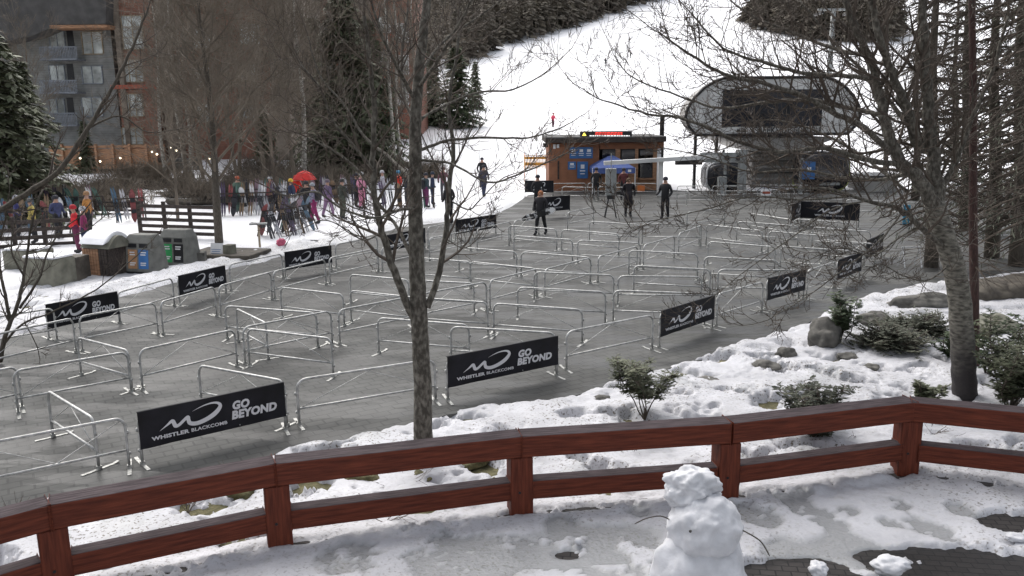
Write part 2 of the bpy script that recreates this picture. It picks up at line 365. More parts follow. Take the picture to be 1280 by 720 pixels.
# ---------------------------------------------------------------- railing of heavy red timber
def rail_beams():
    t = empty('wooden_railing', RAIL[3], 0, 'heavy red stained timber railing with two rails running across the foreground', 'railing')
    o0 = Vector(RAIL[3])
    def beamobj(name, a, b, z0, z1, w, mats):
        a = Vector((a.x, a.y, 0)); b = Vector((b.x, b.y, 0)); d = b - a; L = d.length; ang = math.atan2(d.y, d.x)
        mb = MB(); n = 24
        # box along x with a slightly uneven surface
        vs = []; fs = []; ms = []
        for i in range(n + 1):
            x = -L / 2 + L * i / n
            wob = .004 * mn.noise(Vector((x * .8, z0 * 9, L)))
            for (yy, zz) in ((-w / 2, z0), (w / 2, z0), (w / 2, z1), (-w / 2, z1)):
                vs.append((x, yy + wob, zz + wob))
        for i in range(n):
            for j in range(4):
                fs.append((i * 4 + j, (i + 1) * 4 + j, (i + 1) * 4 + (j + 1) % 4, i * 4 + (j + 1) % 4)); ms.append(1 if j == 2 else 0)
        fs += [(3, 2, 1, 0), tuple(n * 4 + j for j in range(4))]; ms += [0, 0]
        mb.v = vs; mb.f = fs; mb.m = ms
        ob = mb.build(name, mats, t, bevel=.014)
        c = (a + b) / 2; ob.location = (c.x - o0.x, c.y - o0.y, -o0.z); ob.rotation_euler = (0, 0, ang)
        return ob
    mats = [M['red_wood'], M['grey_wood']]
    for i in range(len(RAIL) - 1):
        a, b = RAIL[i], RAIL[i + 1]; u = (b - a).normalized()
        beamobj('top_rail', a + u * .004, b - u * .004, DECK + .71, DECK + .97, .27, mats)
        beamobj('lower_rail', a + u * .137, b - u * .137, DECK + .17, DECK + .40, .20, mats)
    for i, p in enumerate(RAIL):
        a = RAIL[max(0, i - 1)]; b = RAIL[min(len(RAIL) - 1, i + 1)]; ang = math.atan2((b - a).y, (b - a).x)
        mb = MB(); mb.box((0, 0, .255), (.265, .265, .90)); mb.lathe([(.018, -.004), (.018, .006)], (0, 0, 0), 8)
        ob = MB().box((0, 0, .255), (.265, .265, .90)).build('post', M['red_wood_post'], t, bevel=.012)
        ob.location = (p.x - o0.x, p.y - o0.y, 0); ob.rotation_euler = (0, 0, ang)
        bt = MB().tube([(-.03, -.134, .28), (-.03, -.141, .28)], .016, 8).build('bolt_head', M['dark_metal'], ob)
M['dark_metal'] = mat('dark_metal', (.03, .03, .032), .45, .6, var=.2)
M['red_wood_post'] = mat('stained_red_post', (.070, .016, .009), .62, col2=(.165, .040, .020), spec=.22, scale=3, stretch=(10, 10, .9), bump=.35, contrast=(.3, .7))
rail_beams()
# ---------------------------------------------------------------- barriers
BL, BH, BR = 2.07, .755, .021
def arc(cx, cz, r, a0, a1, n=5): return [(cx + r * math.cos(a0 + (a1 - a0) * i / n), 0, cz + r * math.sin(a0 + (a1 - a0) * i / n)) for i in range(n + 1)]
def frame_mesh():
    mb = MB(); h = BL / 2 - BR; r = .14; top = BH - BR
    path = [(-h, 0, .015), (-h, 0, .3)] + arc(-h + r, top - r, r, PI, PI / 2) + [(0, 0, top)] + arc(h - r, top - r, r, PI / 2, 0) + [(h, 0, .3), (h, 0, .015)]
    mb.tube(path, BR, 8); mb.tube([(-h, 0, .27), (h, 0, .27)], BR * .85, 8)
    for s in (-1, 1):
        mb.box((s * (BL / 2 + .004), 0, .52), (.03, .03, .05)); mb.box((s * (BL / 2 + .004), 0, .22), (.03, .03, .04))
    return mb.mesh('frame', M['steel'], True)
def brace_mesh(flip):
    h = BL / 2 - .06; a, b = (.28, BH - .05) if not flip else (BH - .05, .28)
    mb = MB(); mb.tube([(-h, .004, a), (0, .004, b), (h, .004, a)], .0065, 6); return mb.mesh('brace', M['steel'], True)
def foot_mesh():
    mb = MB(); mb.box((0, 0, .006), (.05, .50, .010)); mb.box((0, .25, .018), (.05, .07, .008), rot=Matrix.Rotation(.2, 3, 'X')); mb.box((0, 0, .03), (.055, .06, .05)); return mb.mesh('foot', M['foot'])
def banner_mesh(L=BL, top=BH + .012, bot=.235):
    mb = MB(); n, k = 16, 6; w = L - .02
    for side in (0, 1):
        vs = []
        for j in range(k + 1):
            for i in range(n + 1):
                x = -w / 2 + w * i / n; z = bot + (top - bot) * j / k
                y = -.034 - .010 * math.sin(i * 1.3 + j * .8) * (1 - j / k) * (.4 + .6 * math.sin(i * .37 + 1)) + side * .004
                vs.append((x, y, z))
        fs = [(j * (n + 1) + i, j * (n + 1) + i + 1, (j + 1) * (n + 1) + i + 1, (j + 1) * (n + 1) + i) for j in range(k) for i in range(n)]
        if side: fs = [f[::-1] for f in fs]
        mb.add(vs, fs)
    mb.box((0, -.004, top), (w, .064, .006))          # folded over the top rail
    for s in (-.48, -.16, .16, .48): mb.box((s * w, -.02, bot + .03), (.012, .03, .02), mi=1)
    return mb.mesh('banner', [M['vinyl'], M['steel']], True)
def text_mesh(items, yy, name='lettering', m=None):
    mb = MB()
    for (txt, size, x, z, shear, off, sx) in items:
        c = bpy.data.curves.new('t', 'FONT'); c.body = txt; c.size = size; c.align_x = 'LEFT'; c.align_y = 'CENTER'; c.shear = shear; c.offset = off; c.resolution_u = 3; c.space_character = 1.05
        o = bpy.data.objects.new('t', c); COL.objects.link(o); bpy.context.view_layer.update()
        me = bpy.data.meshes.new_from_object(o.evaluated_get(bpy.context.evaluated_depsgraph_get()))
        xs = [v.co.x for v in me.vertices]; x0, x1 = min(xs), max(xs); k = (sx / (x1 - x0)) if sx else 1
        mb.add([(x + (v.co.x - x0) * k, yy, z + v.co.y) for v in me.vertices], [tuple(p.vertices) for p in me.polygons])
        bpy.data.objects.remove(o); bpy.data.curves.remove(c); bpy.data.meshes.remove(me)
    return mb.mesh(name, m or M['print'])
def catmull(P, n=6):
    out = []
    for i in range(len(P) - 1):
        a, b, c, d = P[max(i - 1, 0)], P[i], P[i + 1], P[min(i + 2, len(P) - 1)]
        for k in range(n):
            t = k / n
            out.append(tuple(.5 * (2 * b[q] + (c[q] - a[q]) * t + (2 * a[q] - 5 * b[q] + 4 * c[q] - d[q]) * t * t + (-a[q] + 3 * b[q] - 3 * c[q] + d[q]) * t ** 3) for q in range(len(b))))
    out.append(tuple(P[-1])); return out
def logo_mesh(x, z, w, yy):
    P = [(0, .0, .003), (.12, .075, .03), (.20, .125, .055), (.225, .08, .062), (.245, .03, .062), (.30, .035, .05), (.38, .095, .05), (.445, .135, .055), (.45, .08, .06), (.475, .02, .065), (.58, -.005, .07),
         (.74, .03, .075), (.88, .10, .078), (.965, .19, .062), (.95, .255, .045), (.86, .285, .03), (.72, .275, .02), (.58, .235, .008), (.52, .21, .002)]
    C = catmull(P, 5); vs = []
    for i, p in enumerate(C):
        a = C[max(i - 1, 0)]; b = C[min(i + 1, len(C) - 1)]; tx, tz = b[0] - a[0], b[1] - a[1]; l = math.hypot(tx, tz) or 1
        nx, nz = -tz / l, tx / l
        for s in (1, -1): vs.append((x + w * (p[0] + s * nx * p[2] / 2), yy, z + w * (p[1] + s * nz * p[2] / 2)))
    fs = [(2 * i, 2 * i + 1, 2 * i + 3, 2 * i + 2) for i in range(len(C) - 1)]
    return MB().add(vs, fs).mesh('logo', M['print'])
FM, BRM, BRF, FTM, BNM = frame_mesh(), brace_mesh(False), brace_mesh(True), foot_mesh(), banner_mesh()
YB = -.0475
def u(f): return -BL / 2 + BL * f
LET = text_mesh([('WHISTLER', .074, u(.075), .352, 0, .0034, .50), ('BLACKCOMB', .068, u(.33), .352, 0, .0020, .50),
                 ('GO', .165, u(.615), .575, .12, .009, .25), ('BEYOND', .165, u(.605), .432, .12, .009, .67)], YB)
LOGO = logo_mesh(u(.13), .445, .86, YB)
LET_P = text_mesh([('WHISTLER', .074, -.52, .352, 0, .0034, .52), ('BLACKCOMB', .068, .02, .352, 0, .0008, .52)], YB)
LOGO_P = logo_mesh(-.42, .445, .86, YB)
def barrier(a, b, kind, label, group, flip=False, zs=1.0, plain=False, sx=None, turn=0.0):
    c = (a + b) / 2; d = b - a; L = d.length
    s = sx or min(max(L / (BL + .03), .80), 1.12)
    t = empty('crowd_barrier', (c.x, c.y, 0), math.atan2(d.y, d.x) + turn, label, 'barrier', group)
    put('frame', FM, t, scale=(s, 1, zs)); put('brace', BRF if flip else BRM, t, scale=(s, 1, zs))
    for q in (-1, 1):
        f = put('foot', FTM, t, (q * (BL / 2 - BR) * s, 0, 0)); f.rotation_euler = (0, 0, random.uniform(-.25, .25))
    if kind == 'b':
        n = put('banner', BNM, t, scale=(s, 1, zs))
        put('logo', LOGO_P if plain else LOGO, n); put('lettering', LET_P if plain else LET, n)
    return t
def tp(px, py, z=BH): q = G(px, py, z); return Vector((q.x, q.y, 0))
ORD = ['first', 'second', 'third', 'fourth', 'fifth', 'sixth', 'seventh', 'eighth', 'ninth', 'tenth', 'eleventh', 'twelfth', 'thirteenth']
def row(items, rowname, gname):
    nb = 0; tot = sum(1 for i in items if i[0] == 'b')
    kinds = [i[0] for i in items]
    for k, it in enumerate(items):
        a, b = tp(it[1], it[2]), tp(it[3], it[4])
        if it[0] == 'b':
            lab = f'barrier with the {ORD[nb]} black banner from left, {rowname}'; nb += 1
        else: lab = f'bare steel barrier, {ORD[k]} from left, {rowname}'
        barrier(a, b, it[0], lab, gname, flip=(rowname.startswith('front') and k == 0))
row([('p', -36, 556, 158, 519.5), ('b', 168, 517, 356, 478), ('p', 367, 474, 546, 447), ('b', 556, 447, 698, 420), ('p', 706, 414, 818, 392), ('b', 824, 390, 893, 369), ('p', 896, 367, 955, 351), ('b', 958, 349, 1007, 337), ('p', 1009.5, 337, 1045, 326), ('b', 1046, 326, 1077, 315.5)],
    'front row beside the garden snow', 'barriers along the near edge of the queue')
row([('b', 1082, 302, 1104, 292)], 'far right corner by the birch', 'barriers along the near edge of the queue')
row([('p', 1066, 313, 1081, 302.5)], 'far right corner by the birch', 'barriers along the near edge of the queue')
row([('p', -115, 483, 8, 459), ('p', 13, 463, 161, 438), ('p', 171, 437, 295, 410), ('p', 301, 408.5, 415, 387), ('p', 421, 387, 517, 369), ('p', 523, 367, 609, 351), ('p', 611, 350, 672, 335), ('p', 680, 336, 739, 321), ('p', 744, 321, 800, 306), ('p', 804, 306, 844, 294), ('p', 845, 292.5, 880, 280)],
    'second long row from the deck', 'barriers of the second long row')
row([('p', -20, 420, 92, 396), ('p', 97, 395, 195, 377), ('p', 199, 377, 269, 357), ('p', 272, 357, 339, 339), ('p', 340, 339, 407, 323), ('p', 410, 322, 473, 309), ('p', 476, 309, 530, 298), ('p', 532, 298, 592, 286), ('p', 594, 286, 640, 276), ('p', 642, 276, 674, 269)],
    'third long row, before the far banners', 'barriers of the third long row')
row([('p', -30, 399, 54, 386), ('b', 60, 381, 142, 365.5), ('p', 145, 365, 216, 346), ('b', 220.5, 346, 281, 332), ('p', 285, 330, 353, 316), ('b', 354, 316, 414, 307), ('p', 418, 305, 472, 295), ('b', 482, 295, 531, 285), ('p', 534, 284, 564, 277), ('b', 566, 276, 622, 268)],
    'back row along the left snow heap', 'barriers along the left snow edge')
CROSS = [
 [('p', 58, 486, 117.5, 522)], [('p', 246, 454.5, 357, 475)], [('p', 95, 420, 161, 437), ('p', 307, 409.5, 416, 422), ('p', 470, 396, 588, 405), ('p', 561, 407, 697, 415)],
 [('p', 279, 381, 397, 390), ('p', 296, 385, 331, 402), ('p', 520, 371, 611, 377), ('p', 615, 378, 730, 386)],
 [('p', 349, 358, 430, 367), ('p', 436, 362, 520, 371), ('p', 645, 358, 759, 364), ('p', 765, 362, 884, 366)],
 [('p', 436, 342, 512, 349), ('p', 514, 349, 592, 353), ('p', 666, 339, 769, 343), ('p', 771, 344, 879, 345)],
 [('p', 586, 326, 672, 335), ('p', 791, 331, 890, 336), ('p', 896, 336, 1002, 337)],
 [('p', 531, 322, 582, 326), ('p', 650, 314, 740, 321), ('p', 785, 312, 874, 317), ('p', 879, 320, 975, 325)],
 [('p', 572, 308, 647, 314), ('p', 721, 299.5, 802, 303), ('p', 884, 301, 971, 308), ('p', 975, 307, 1066, 313)],
 [('p', 641, 294, 717, 299), ('p', 701, 286, 775, 292), ('p', 960, 288, 1040, 295), ('p', 1041, 300, 1080, 303)],
 [('p', 635, 281, 697, 286), ('p', 736, 276, 800, 280), ('p', 802, 279, 876, 280), ('p', 882, 280, 955, 288), ('p', 1015, 283, 1090, 289)],
 [('p', 920, 276, 1000, 282), ('p', 992, 273, 1064, 278), ('p', 937, 266, 990, 274), ('p', 855, 265, 910, 259), ('p', 704, 266, 747, 257)],
]
for k, its in enumerate(CROSS): row(its, f'{ORD[k]} crossing line from the deck', 'barriers that cross the queue lanes')
# maze in front of the ticket hut and gondola
row([('p', 690, 229, 733, 228.5), ('p', 734, 228.5, 777, 228.5), ('p', 778, 228.5, 822, 229)], 'line right before the ticket hut wall', 'barriers before the ticket hut')
row([('p', 702, 233, 744, 234), ('p', 747, 233, 790, 234)], 'second line before the ticket hut', 'barriers before the ticket hut')
row([('p', 846, 232, 888, 232), ('p', 890, 232, 931, 232), ('p', 933, 231, 974, 231), ('p', 976, 231, 1012, 231)], 'line below the gondola cabins', 'barriers below the gondola')
row([('p', 858, 238, 902, 238), ('p', 904, 238, 948, 238), ('p', 950, 237, 994, 237)], 'second line below the gondola cabins', 'barriers below the gondola')
row([('p', 1008, 248, 1056, 249), ('p', 1058, 249, 1106, 251), ('p', 1108, 251, 1155, 253)], 'line behind the wide black banner', 'barriers below the gondola')
def bigb(a, b, zs, lab, sx):
    A = G(*a, BH * zs); B = G(*b, BH * zs); barrier(Vector((A.x, A.y, 0)), Vector((B.x, B.y, 0)), 'b', lab, 'tall banner panels', zs=zs, plain=True, sx=sx)
bigb((1004, 252), (1073, 255), 1.3, 'tall black logo banner panel facing the camera near the gondola', 1.12)
bigb((990, 256), (1003, 251), 1.25, 'narrow black banner panel at the left end of the tall one', .95)
bigb((657, 226), (691, 226), 1.25, 'small plain black banner panel left of the ticket hut railings', .80)
bigb((678, 247), (705, 245), 1.25, 'black banner panel hung askew behind the woman with the snowboard', .9)
# ---------------------------------------------------------------- vegetation
def rv(s=1.0): return Vector((random.uniform(-s, s), random.uniform(-s, s), random.uniform(-s, s)))
def smooth_pts(P, n=5): return [Vector(p) for p in catmull([tuple(q) for q in P], n)]
def grow(mb, p, d, L, r, lvl, maxl, up=.2, kids=(8, 6, 4), wig=.22, spread=.85, rmin=.004, mi=0, hook=0.0):
    n = 5 if lvl < maxl else 4
    pts = [p.copy()]; dr = d.normalized(); dirs = [dr]
    for i in range(n):
        dr = (dr + rv(wig) + Vector((0, 0, up * (1 + hook * i)))).normalized(); p = p + dr * L / n; pts.append(p.copy()); dirs.append(dr)
    r1 = max(rmin * .7, r * .28)
    rad = [max(rmin * .7, r + (r1 - r) * i / n) for i in range(n + 1)]
    mb.tube(pts, rad, 7 if r > .04 else (5 if r > .014 else 3), mi, cap=False)
    if lvl >= maxl: return
    for k in range(kids[min(lvl, len(kids) - 1)]):
        t = random.uniform(.18, 1.0); i = min(int(t * n), n - 1); f = t * n - i
        q = pts[i].lerp(pts[i + 1], f); dd = dirs[i]
        ax = dd.orthogonal().normalized(); ax.rotate(Matrix.Rotation(random.uniform(0, 2 * PI), 3, dd))
        a = spread * random.uniform(.6, 1.15)
        cd = (dd * math.cos(a) + ax * math.sin(a)).normalized()
        grow(mb, q, cd, L * random.uniform(.38, .68) * (1.1 - .4 * t), max(rmin, rad[i] * random.uniform(.4, .62)), lvl + 1, maxl, up, kids, wig, spread, rmin, mi, hook)
def limb(mb, tw, P, r0, r1, kids=8, maxl=2, Lc=1.2, up=.18, tmin=.15, kk=(7, 5, 4), spread=.9, rmin=.004, hook=0, bias=None):
    pts = smooth_pts(P, 5); n = len(pts)
    pts = [q + rv(r0 * .25) * (0 < i < n - 1) for i, q in enumerate(pts)]
    rad = [r0 + (r1 - r0) * i / (n - 1) for i in range(n)]
    mb.tube(pts, rad, 10 if r0 > .05 else 6, 0)
    for k in range(kids):
        t = tmin + (1 - tmin) * (k + random.random()) / kids; x = t * (n - 1); i = min(int(x), n - 2)
        q = pts[i].lerp(pts[i + 1], x - i); dd = (pts[i + 1] - pts[i]).normalized()
        ax = dd.orthogonal().normalized(); ax.rotate(Matrix.Rotation(random.uniform(0, 2 * PI), 3, dd))
        a = spread * random.uniform(.6, 1.2); cd = dd * math.cos(a) + ax * math.sin(a)
        if bias: cd = cd + Vector(bias)
        grow(tw, q, cd.normalized(), Lc * random.uniform(.6, 1.1) * (1.15 - .5 * t), max(rmin, min(rad[i] * .55, .03)), 0, maxl, up, kk, .2, spread, rmin, 0, hook)
    g = pts[-1]; grow(tw, g, (pts[-1] - pts[-2]), Lc * .9, max(r1, rmin), 0, maxl, up, kk, .2, spread, rmin, 0, hook)
def spray(mb, p, d, L, w, mi=0):            # one flat needle spray
    s = d.cross(Vector((0, 0, 1)));
    if s.length < .05: s = Vector((1, 0, 0))
    s.normalize(); s = (s + rv(.5)).normalized()
    mb.add([p, p + d * L * .45 + s * w, p + d * L, p + d * L * .45 - s * w], [(0, 1, 2, 3)], mi)
def conifer(h, R, levels, per, clumps, lean=.35, sl=.5, sw=.10, bare=.0, tr=None, top=0.0, seed=1, droop=.55):
    random.seed(seed); tk = MB(); cr = MB(); dead = MB()
    tr = tr or h * .018
    pts = [Vector((.05 * math.sin(i), .05 * math.cos(i * 1.3), h * i / 9)) for i in range(10)]
    tk.tube(pts, [tr * (1.12 - i / 9) + .01 for i in range(10)], 9)
    for l in range(levels):
        t = (l + random.random()) / levels; z = h * (bare + (1 - bare) * t) * .985
        q = (z / h - bare) / (1 - bare)
        rr = R * (1 - q) ** .75 * random.uniform(.72, 1.1) + .12
        if q < .12: rr *= .55 + q * 3.7
        for b in range(per):
            a = random.uniform(0, 2 * PI); L = rr * random.uniform(.6, 1.12)
            base = Vector((0, 0, z)); d = Vector((math.cos(a), math.sin(a), lean * (q - .35)))
            P = []
            for i in range(5):
                f = i / 4; P.append(base + d * L * f + Vector((0, 0, -droop * L * f * f * .5 + .10 * L * max(0, f - .7))))
            tk.tube(P, [max(.008, tr * .22 * (1 - f_ / 4.5)) for f_ in range(5)], 3, 1, cap=False)
            m = int(clumps * (.35 + L / R))
            for c in range(m):
                f = random.uniform(.15, 1.0); i = min(int(f * 4), 3); p = P[i].lerp(P[i + 1], f * 4 - i)
                out = (P[i + 1] - P[i]).normalized(); side = out.cross(Vector((0, 0, 1))).normalized() * random.choice((-1, 1))
                dd = (out * random.uniform(.3, .9) + side * random.uniform(.2, .9) + Vector((0, 0, random.uniform(-.75, .12)))).normalized()
                spray(cr, p + rv(.06), dd, sl * random.uniform(.5, 1.15), sw * random.uniform(.6, 1.3))
    return tk, cr
CON = {}
def place_conifer(kind, loc, h_scale, label, group=None, rz=None, w=1.0, name='conifer_tree'):
    tm, cm = CON[kind]
    t = empty(name, loc, random.uniform(0, 6.28) if rz is None else rz, label, 'tree', group)
    put('trunk', tm, t, scale=(h_scale * w, h_scale * w, h_scale)); put('crown', cm, t, scale=(h_scale * w, h_scale * w, h_scale)); return t
def defcon(kind, m, *a, **k):
    tk, cr = conifer(*a, **k); CON[kind] = (tk.mesh('trunk', [M['bark'], M['twig']], True), cr.mesh('crown', m))
defcon('dense', M['needle'], 10, 2.6, 50, 11, 26, sl=.46, sw=.075, seed=3)
defcon('dense2', M['needle2'], 10, 2.5, 48, 10, 26, sl=.42, sw=.075, seed=9, droop=.8)
defcon('spruce', M['needle_grey'], 12, 2.5, 40, 7, 34, sl=.26, sw=.026, seed=5, bare=.1, droop=.9)
defcon('thin', M['needle_grey'], 12, 2.4, 38, 7, 9, sl=.26, sw=.02, seed=6, bare=.12, droop=.8)
random.seed(11)
# ---- the bare tree standing in front of the queue
def near_tree():
    b = G(528, 583, .02); Y = b.y
    t = empty('bare_tree', b, 0, 'bare tree with mottled trunk in the foreground centre, forking low over the barriers', 'tree')
    def q(px, py, dy=0.0): return D(px, py, Y + dy) - b
    mb, tw = MB(), MB()
    tr = smooth_pts([q(528, 592), q(529, 545), q(528, 480), q(524, 400), q(521, 320), q(519, 250, .1), q(519, 180, .1), q(521, 120, .15), q(527, 60, .2), q(534, 0, .3), q(540, -60, .3)], 6)
    n = len(tr); rad = [max(.038, .140 - .098 * i / (n - 1)) + .02 * max(0, 1 - i / 4) for i in range(n)]
    mb.tube([p + rv(.006) for p in tr], rad, 14)
    L = [  # (pixel polyline with depth offsets, r0, r1, kids, child length)
      ([(519, 405, 0), (497, 350, -.2), (480, 300, -.3), (470, 255, -.4), (466, 200, -.4), (468, 140, -.5), (462, 80, -.6), (455, 20, -.6)], .062, .02, 20, 1.1),
      ([(534, 385, 0), (549, 340, .2), (557, 290, .3), (561, 240, .4), (566, 190, .5), (561, 130, .7), (570, 70, .8), (574, 10, .9)], .055, .015, 16, 1.0),
      ([(519, 330, 0), (497, 285, .4), (474, 255, .6), (450, 215, .8), (420, 190, .9), (385, 172, 1.0)], .035, .010, 12, .8),
      ([(520, 262, .1), (500, 262, -.5), (470, 272, -.9), (430, 262, -1.2), (395, 240, -1.3), (360, 245, -1.5), (330, 232, -1.6)], .024, .007, 14, .7),
      ([(524, 188, .1), (560, 176, .2), (610, 172, .5), (660, 172, .9), (700, 160, 1.2), (730, 143, 1.5)], .026, .006, 14, .7),
      ([(524, 200, .1), (565, 205, -.3), (610, 228, -.6), (655, 215, -.9), (690, 200, -1.1), (715, 188, -1.3)], .020, .005, 12, .6),
      ([(523, 150, .1), (560, 130, .6), (600, 115, 1.0), (640, 112, 1.3), (680, 92, 1.6), (715, 60, 1.8)], .024, .006, 13, .8),
      ([(562, 250, .4), (585, 262, .3), (600, 250, .2), (625, 225, .1), (650, 215, .0)], .014, .005, 8, .5),
      ([(519, 230, .1), (490, 200, .9), (455, 170, 1.4), (430, 130, 1.7), (400, 95, 1.9), (385, 45, 2.0)], .030, .008, 14, .9),
      ([(521, 130, .15), (500, 90, -.5), (480, 50, -.9), (465, 5, -1.1)], .032, .012, 14, .9),
      ([(523, 110, .2), (548, 75, -.6), (568, 40, -.9), (590, 0, -1.1)], .032, .012, 14, .9),
      ([(521, 160, .1), (505, 120, 1.0), (502, 70, 1.4), (510, 10, 1.6)], .034, .014, 14, .9),
      ([(525, 90, .2), (556, 50, .9), (600, 20, 1.3), (650, -20, 1.6)], .026, .010, 12, .9),
      ([(469, 215, -.4), (440, 180, -.9), (415, 150, -1.2), (400, 110, -1.4), (375, 80, -1.6)], .022, .007, 12, .8),
      ([(477, 290, -.3), (455, 300, -.7), (430, 285, -1.0), (405, 275, -1.2), (380, 285, -1.4)], .013, .005, 7, .5),
      ([(560, 300, .3), (580, 310, .2), (600, 295, .1), (612, 270, 0)], .009, .004, 5, .35),
    ]
    for P, r0, r1, k, Lc in L:
        limb(mb, tw, [q(*p) for p in P], r0 * .85, r1, max(4, int(k * .85)), 2, Lc, up=.10, kk=(5, 3, 2), rmin=.0034, hook=.3)
    mb.build('trunk', M['mottled'], t, True); tw.build('branches', M['twig'], t)
M['mottled'] = mat('mottled_grey_bark', (.055, .048, .038), .9, col2=(.20, .185, .155), scale=17, stretch=(1.3, 1.3, .7), bump=1.0, bscale=22, contrast=(.42, .72))
near_tree()
def birch():
    b = G(1206, 500, .02); Y = b.y
    t = empty('birch_tree', b, 0, 'large leaning birch with pale peeling trunk at the right, branches arching over the gondola', 'tree')
    def q(px, py, dy=0.0): return D(px, py, Y + dy) - b
    mb, tw = MB(), MB(); lb = MB()
    tr = smooth_pts([q(1207, 512), q(1205, 470), q(1203, 430), q(1200, 380), q(1193, 335), q(1181, 295), q(1168, 255)], 6)
    n = len(tr); mb.tube([p + rv(.008) for p in tr], [.195 - .045 * i / (n - 1) + .05 * max(0, 1 - i / 3) for i in range(n)], 14)
    L = [
      ([(1168, 258, 0), (1150, 225, 0), (1124, 200, .1), (1108, 160, .2), (1098, 110, .3), (1082, 60, .3), (1060, 10, .3), (1050, -40, .3)], .12, .035, 16, 1.5),
      ([(1176, 290, 0), (1172, 240, .2), (1166, 190, .3), (1160, 130, .3), (1155, 60, .3), (1150, -30, .3)], .13, .06, 14, 1.5),
      ([(1150, 190, .3), (1135, 140, .1), (1118, 100, -.1), (1100, 50, -.3), (1088, 0, -.4)], .085, .04, 12, 1.4),
      ([(1188, 315, 0), (1152, 285, -.3), (1125, 262, -.5), (1080, 250, -.8), (1030, 235, -1.0), (985, 238, -1.2)], .05, .012, 14, 1.0),
      ([(1112, 190, .1), (1080, 160, -.4), (1040, 140, -.8), (1000, 118, -1.2), (955, 105, -1.5), (905, 92, -1.8), (865, 70, -2.0), (830, 45, -2.1)], .05, .010, 22, 1.1),
      ([(1105, 145, .2), (1060, 135, .7), (1010, 125, 1.1), (960, 128, 1.5), (900, 135, 1.8), (850, 120, 2.1), (790, 96, 2.3), (768, 70, 2.4)], .042, .008, 24, 1.1),
      ([(1120, 205, .1), (1080, 200, -.5), (1030, 185, -.9), (975, 190, -1.3), (920, 175, -1.6), (860, 150, -1.9), (800, 140, -2.1), (745, 122, -2.3)], .045, .008, 24, 1.0),
      ([(1095, 100, .3), (1060, 95, -.4), (1010, 92, -.9), (960, 80, -1.3), (905, 60, -1.7), (865, 18, -2.0)], .040, .010, 18, 1.1),
      ([(1085, 70, .3), (1040, 60, .9), (990, 40, 1.3), (940, 20, 1.6), (900, -10, 1.8)], .040, .012, 14, 1.1),
      ([(1140, 215, .1), (1100, 225, .8), (1050, 222, 1.3), (1000, 212, 1.7), (940, 215, 2.0), (880, 195, 2.3), (830, 185, 2.5)], .036, .008, 20, .9),
      ([(1160, 275, 0), (1120, 300, -.6), (1090, 320, -1.0), (1050, 310, -1.3), (1000, 330, -1.6)], .018, .006, 12, .8),
      ([(1130, 262, -.5), (1100, 300, -1.0), (1050, 340, -1.4), (1010, 370, -1.7), (960, 400, -1.9)], .014, .005, 10, .7),
      ([(1090, 250, -.8), (1040, 262, -1.3), (985, 300, -1.7), (930, 340, -2.0), (880, 380, -2.2)], .014, .004, 12, .7),
      ([(1060, 246, -.8), (1000, 250, -1.4), (940, 246, -1.8), (880, 262, -2.1), (820, 275, -2.3), (775, 278, -2.5)], .016, .004, 16, .8),
      ([(1188, 330, 0), (1160, 350, -.5), (1130, 345, -.9), (1100, 330, -1.2), (1075, 345, -1.4)], .016, .005, 10, .6),
      ([(1170, 250, .2), (1195, 200, .2), (1215, 150, .2), (1240, 90, .2), (1260, 20, .2)], .05, .02, 12, 1.3),
      ([(1165, 180, .3), (1130, 150, 1.0), (1090, 100, 1.5), (1040, 50, 1.9), (1000, 0, 2.2)], .045, .014, 14, 1.2),
      ([(1135, 240, .2), (1070, 190, 1.2), (1010, 160, 1.8), (960, 150, 2.2), (900, 160, 2.5)], .03, .008, 16, 1.0),
    ]
    for P, r0, r1, k, Lc in L:
        limb(lb, tw, [q(*p) for p in P], r0, r1, int(k * 1.15), 2, Lc, up=.08, kk=(6, 3, 2), rmin=.0042, hook=.3)
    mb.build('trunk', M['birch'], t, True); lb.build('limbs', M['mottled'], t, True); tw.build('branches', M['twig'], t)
birch()
def left_shrub():
    b = G(2, 452, .05); Y = b.y
    t = empty('bare_shrub', b, 0, 'many stemmed bare shrub reaching up at the left edge beside the snow heap', 'shrub')
    def q(px, py, dy=0.0): return D(px, py, Y + dy) - b
    mb, tw = MB(), MB()
    for P, r0, r1, k, Lc in [
      ([(0, 452), (8, 415), (22, 380), (30, 345), (36, 300), (48, 250), (66, 215)], .05, .01, 10, .7),
      ([(5, 430), (28, 405), (70, 388), (120, 362), (165, 325), (195, 295)], .026, .006, 8, .5),
      ([(12, 400), (5, 360), (-5, 320), (5, 280), (12, 240)], .035, .01, 10, .7),
      ([(25, 385), (48, 350), (58, 320), (75, 290), (100, 270), (120, 245)], .028, .007, 9, .6),
      ([(30, 402), (45, 430), (50, 450)], .012, .006, 2, .3),
      ([(30, 345), (15, 315), (18, 280), (30, 255)], .02, .007, 8, .5),
      ([(70, 292), (100, 292), (140, 262), (160, 240)], .012, .005, 6, .4)]:
        limb(mb, tw, [q(*p, .15 * i * random.uniform(-1, 1)) for i, p in enumerate(P)], r0, r1, k, 1, Lc, up=.12, kk=(7, 3), rmin=.005)
    mb.build('stems', M['bark'], t, True); tw.build('twigs', M['twig'], t)
left_shrub()
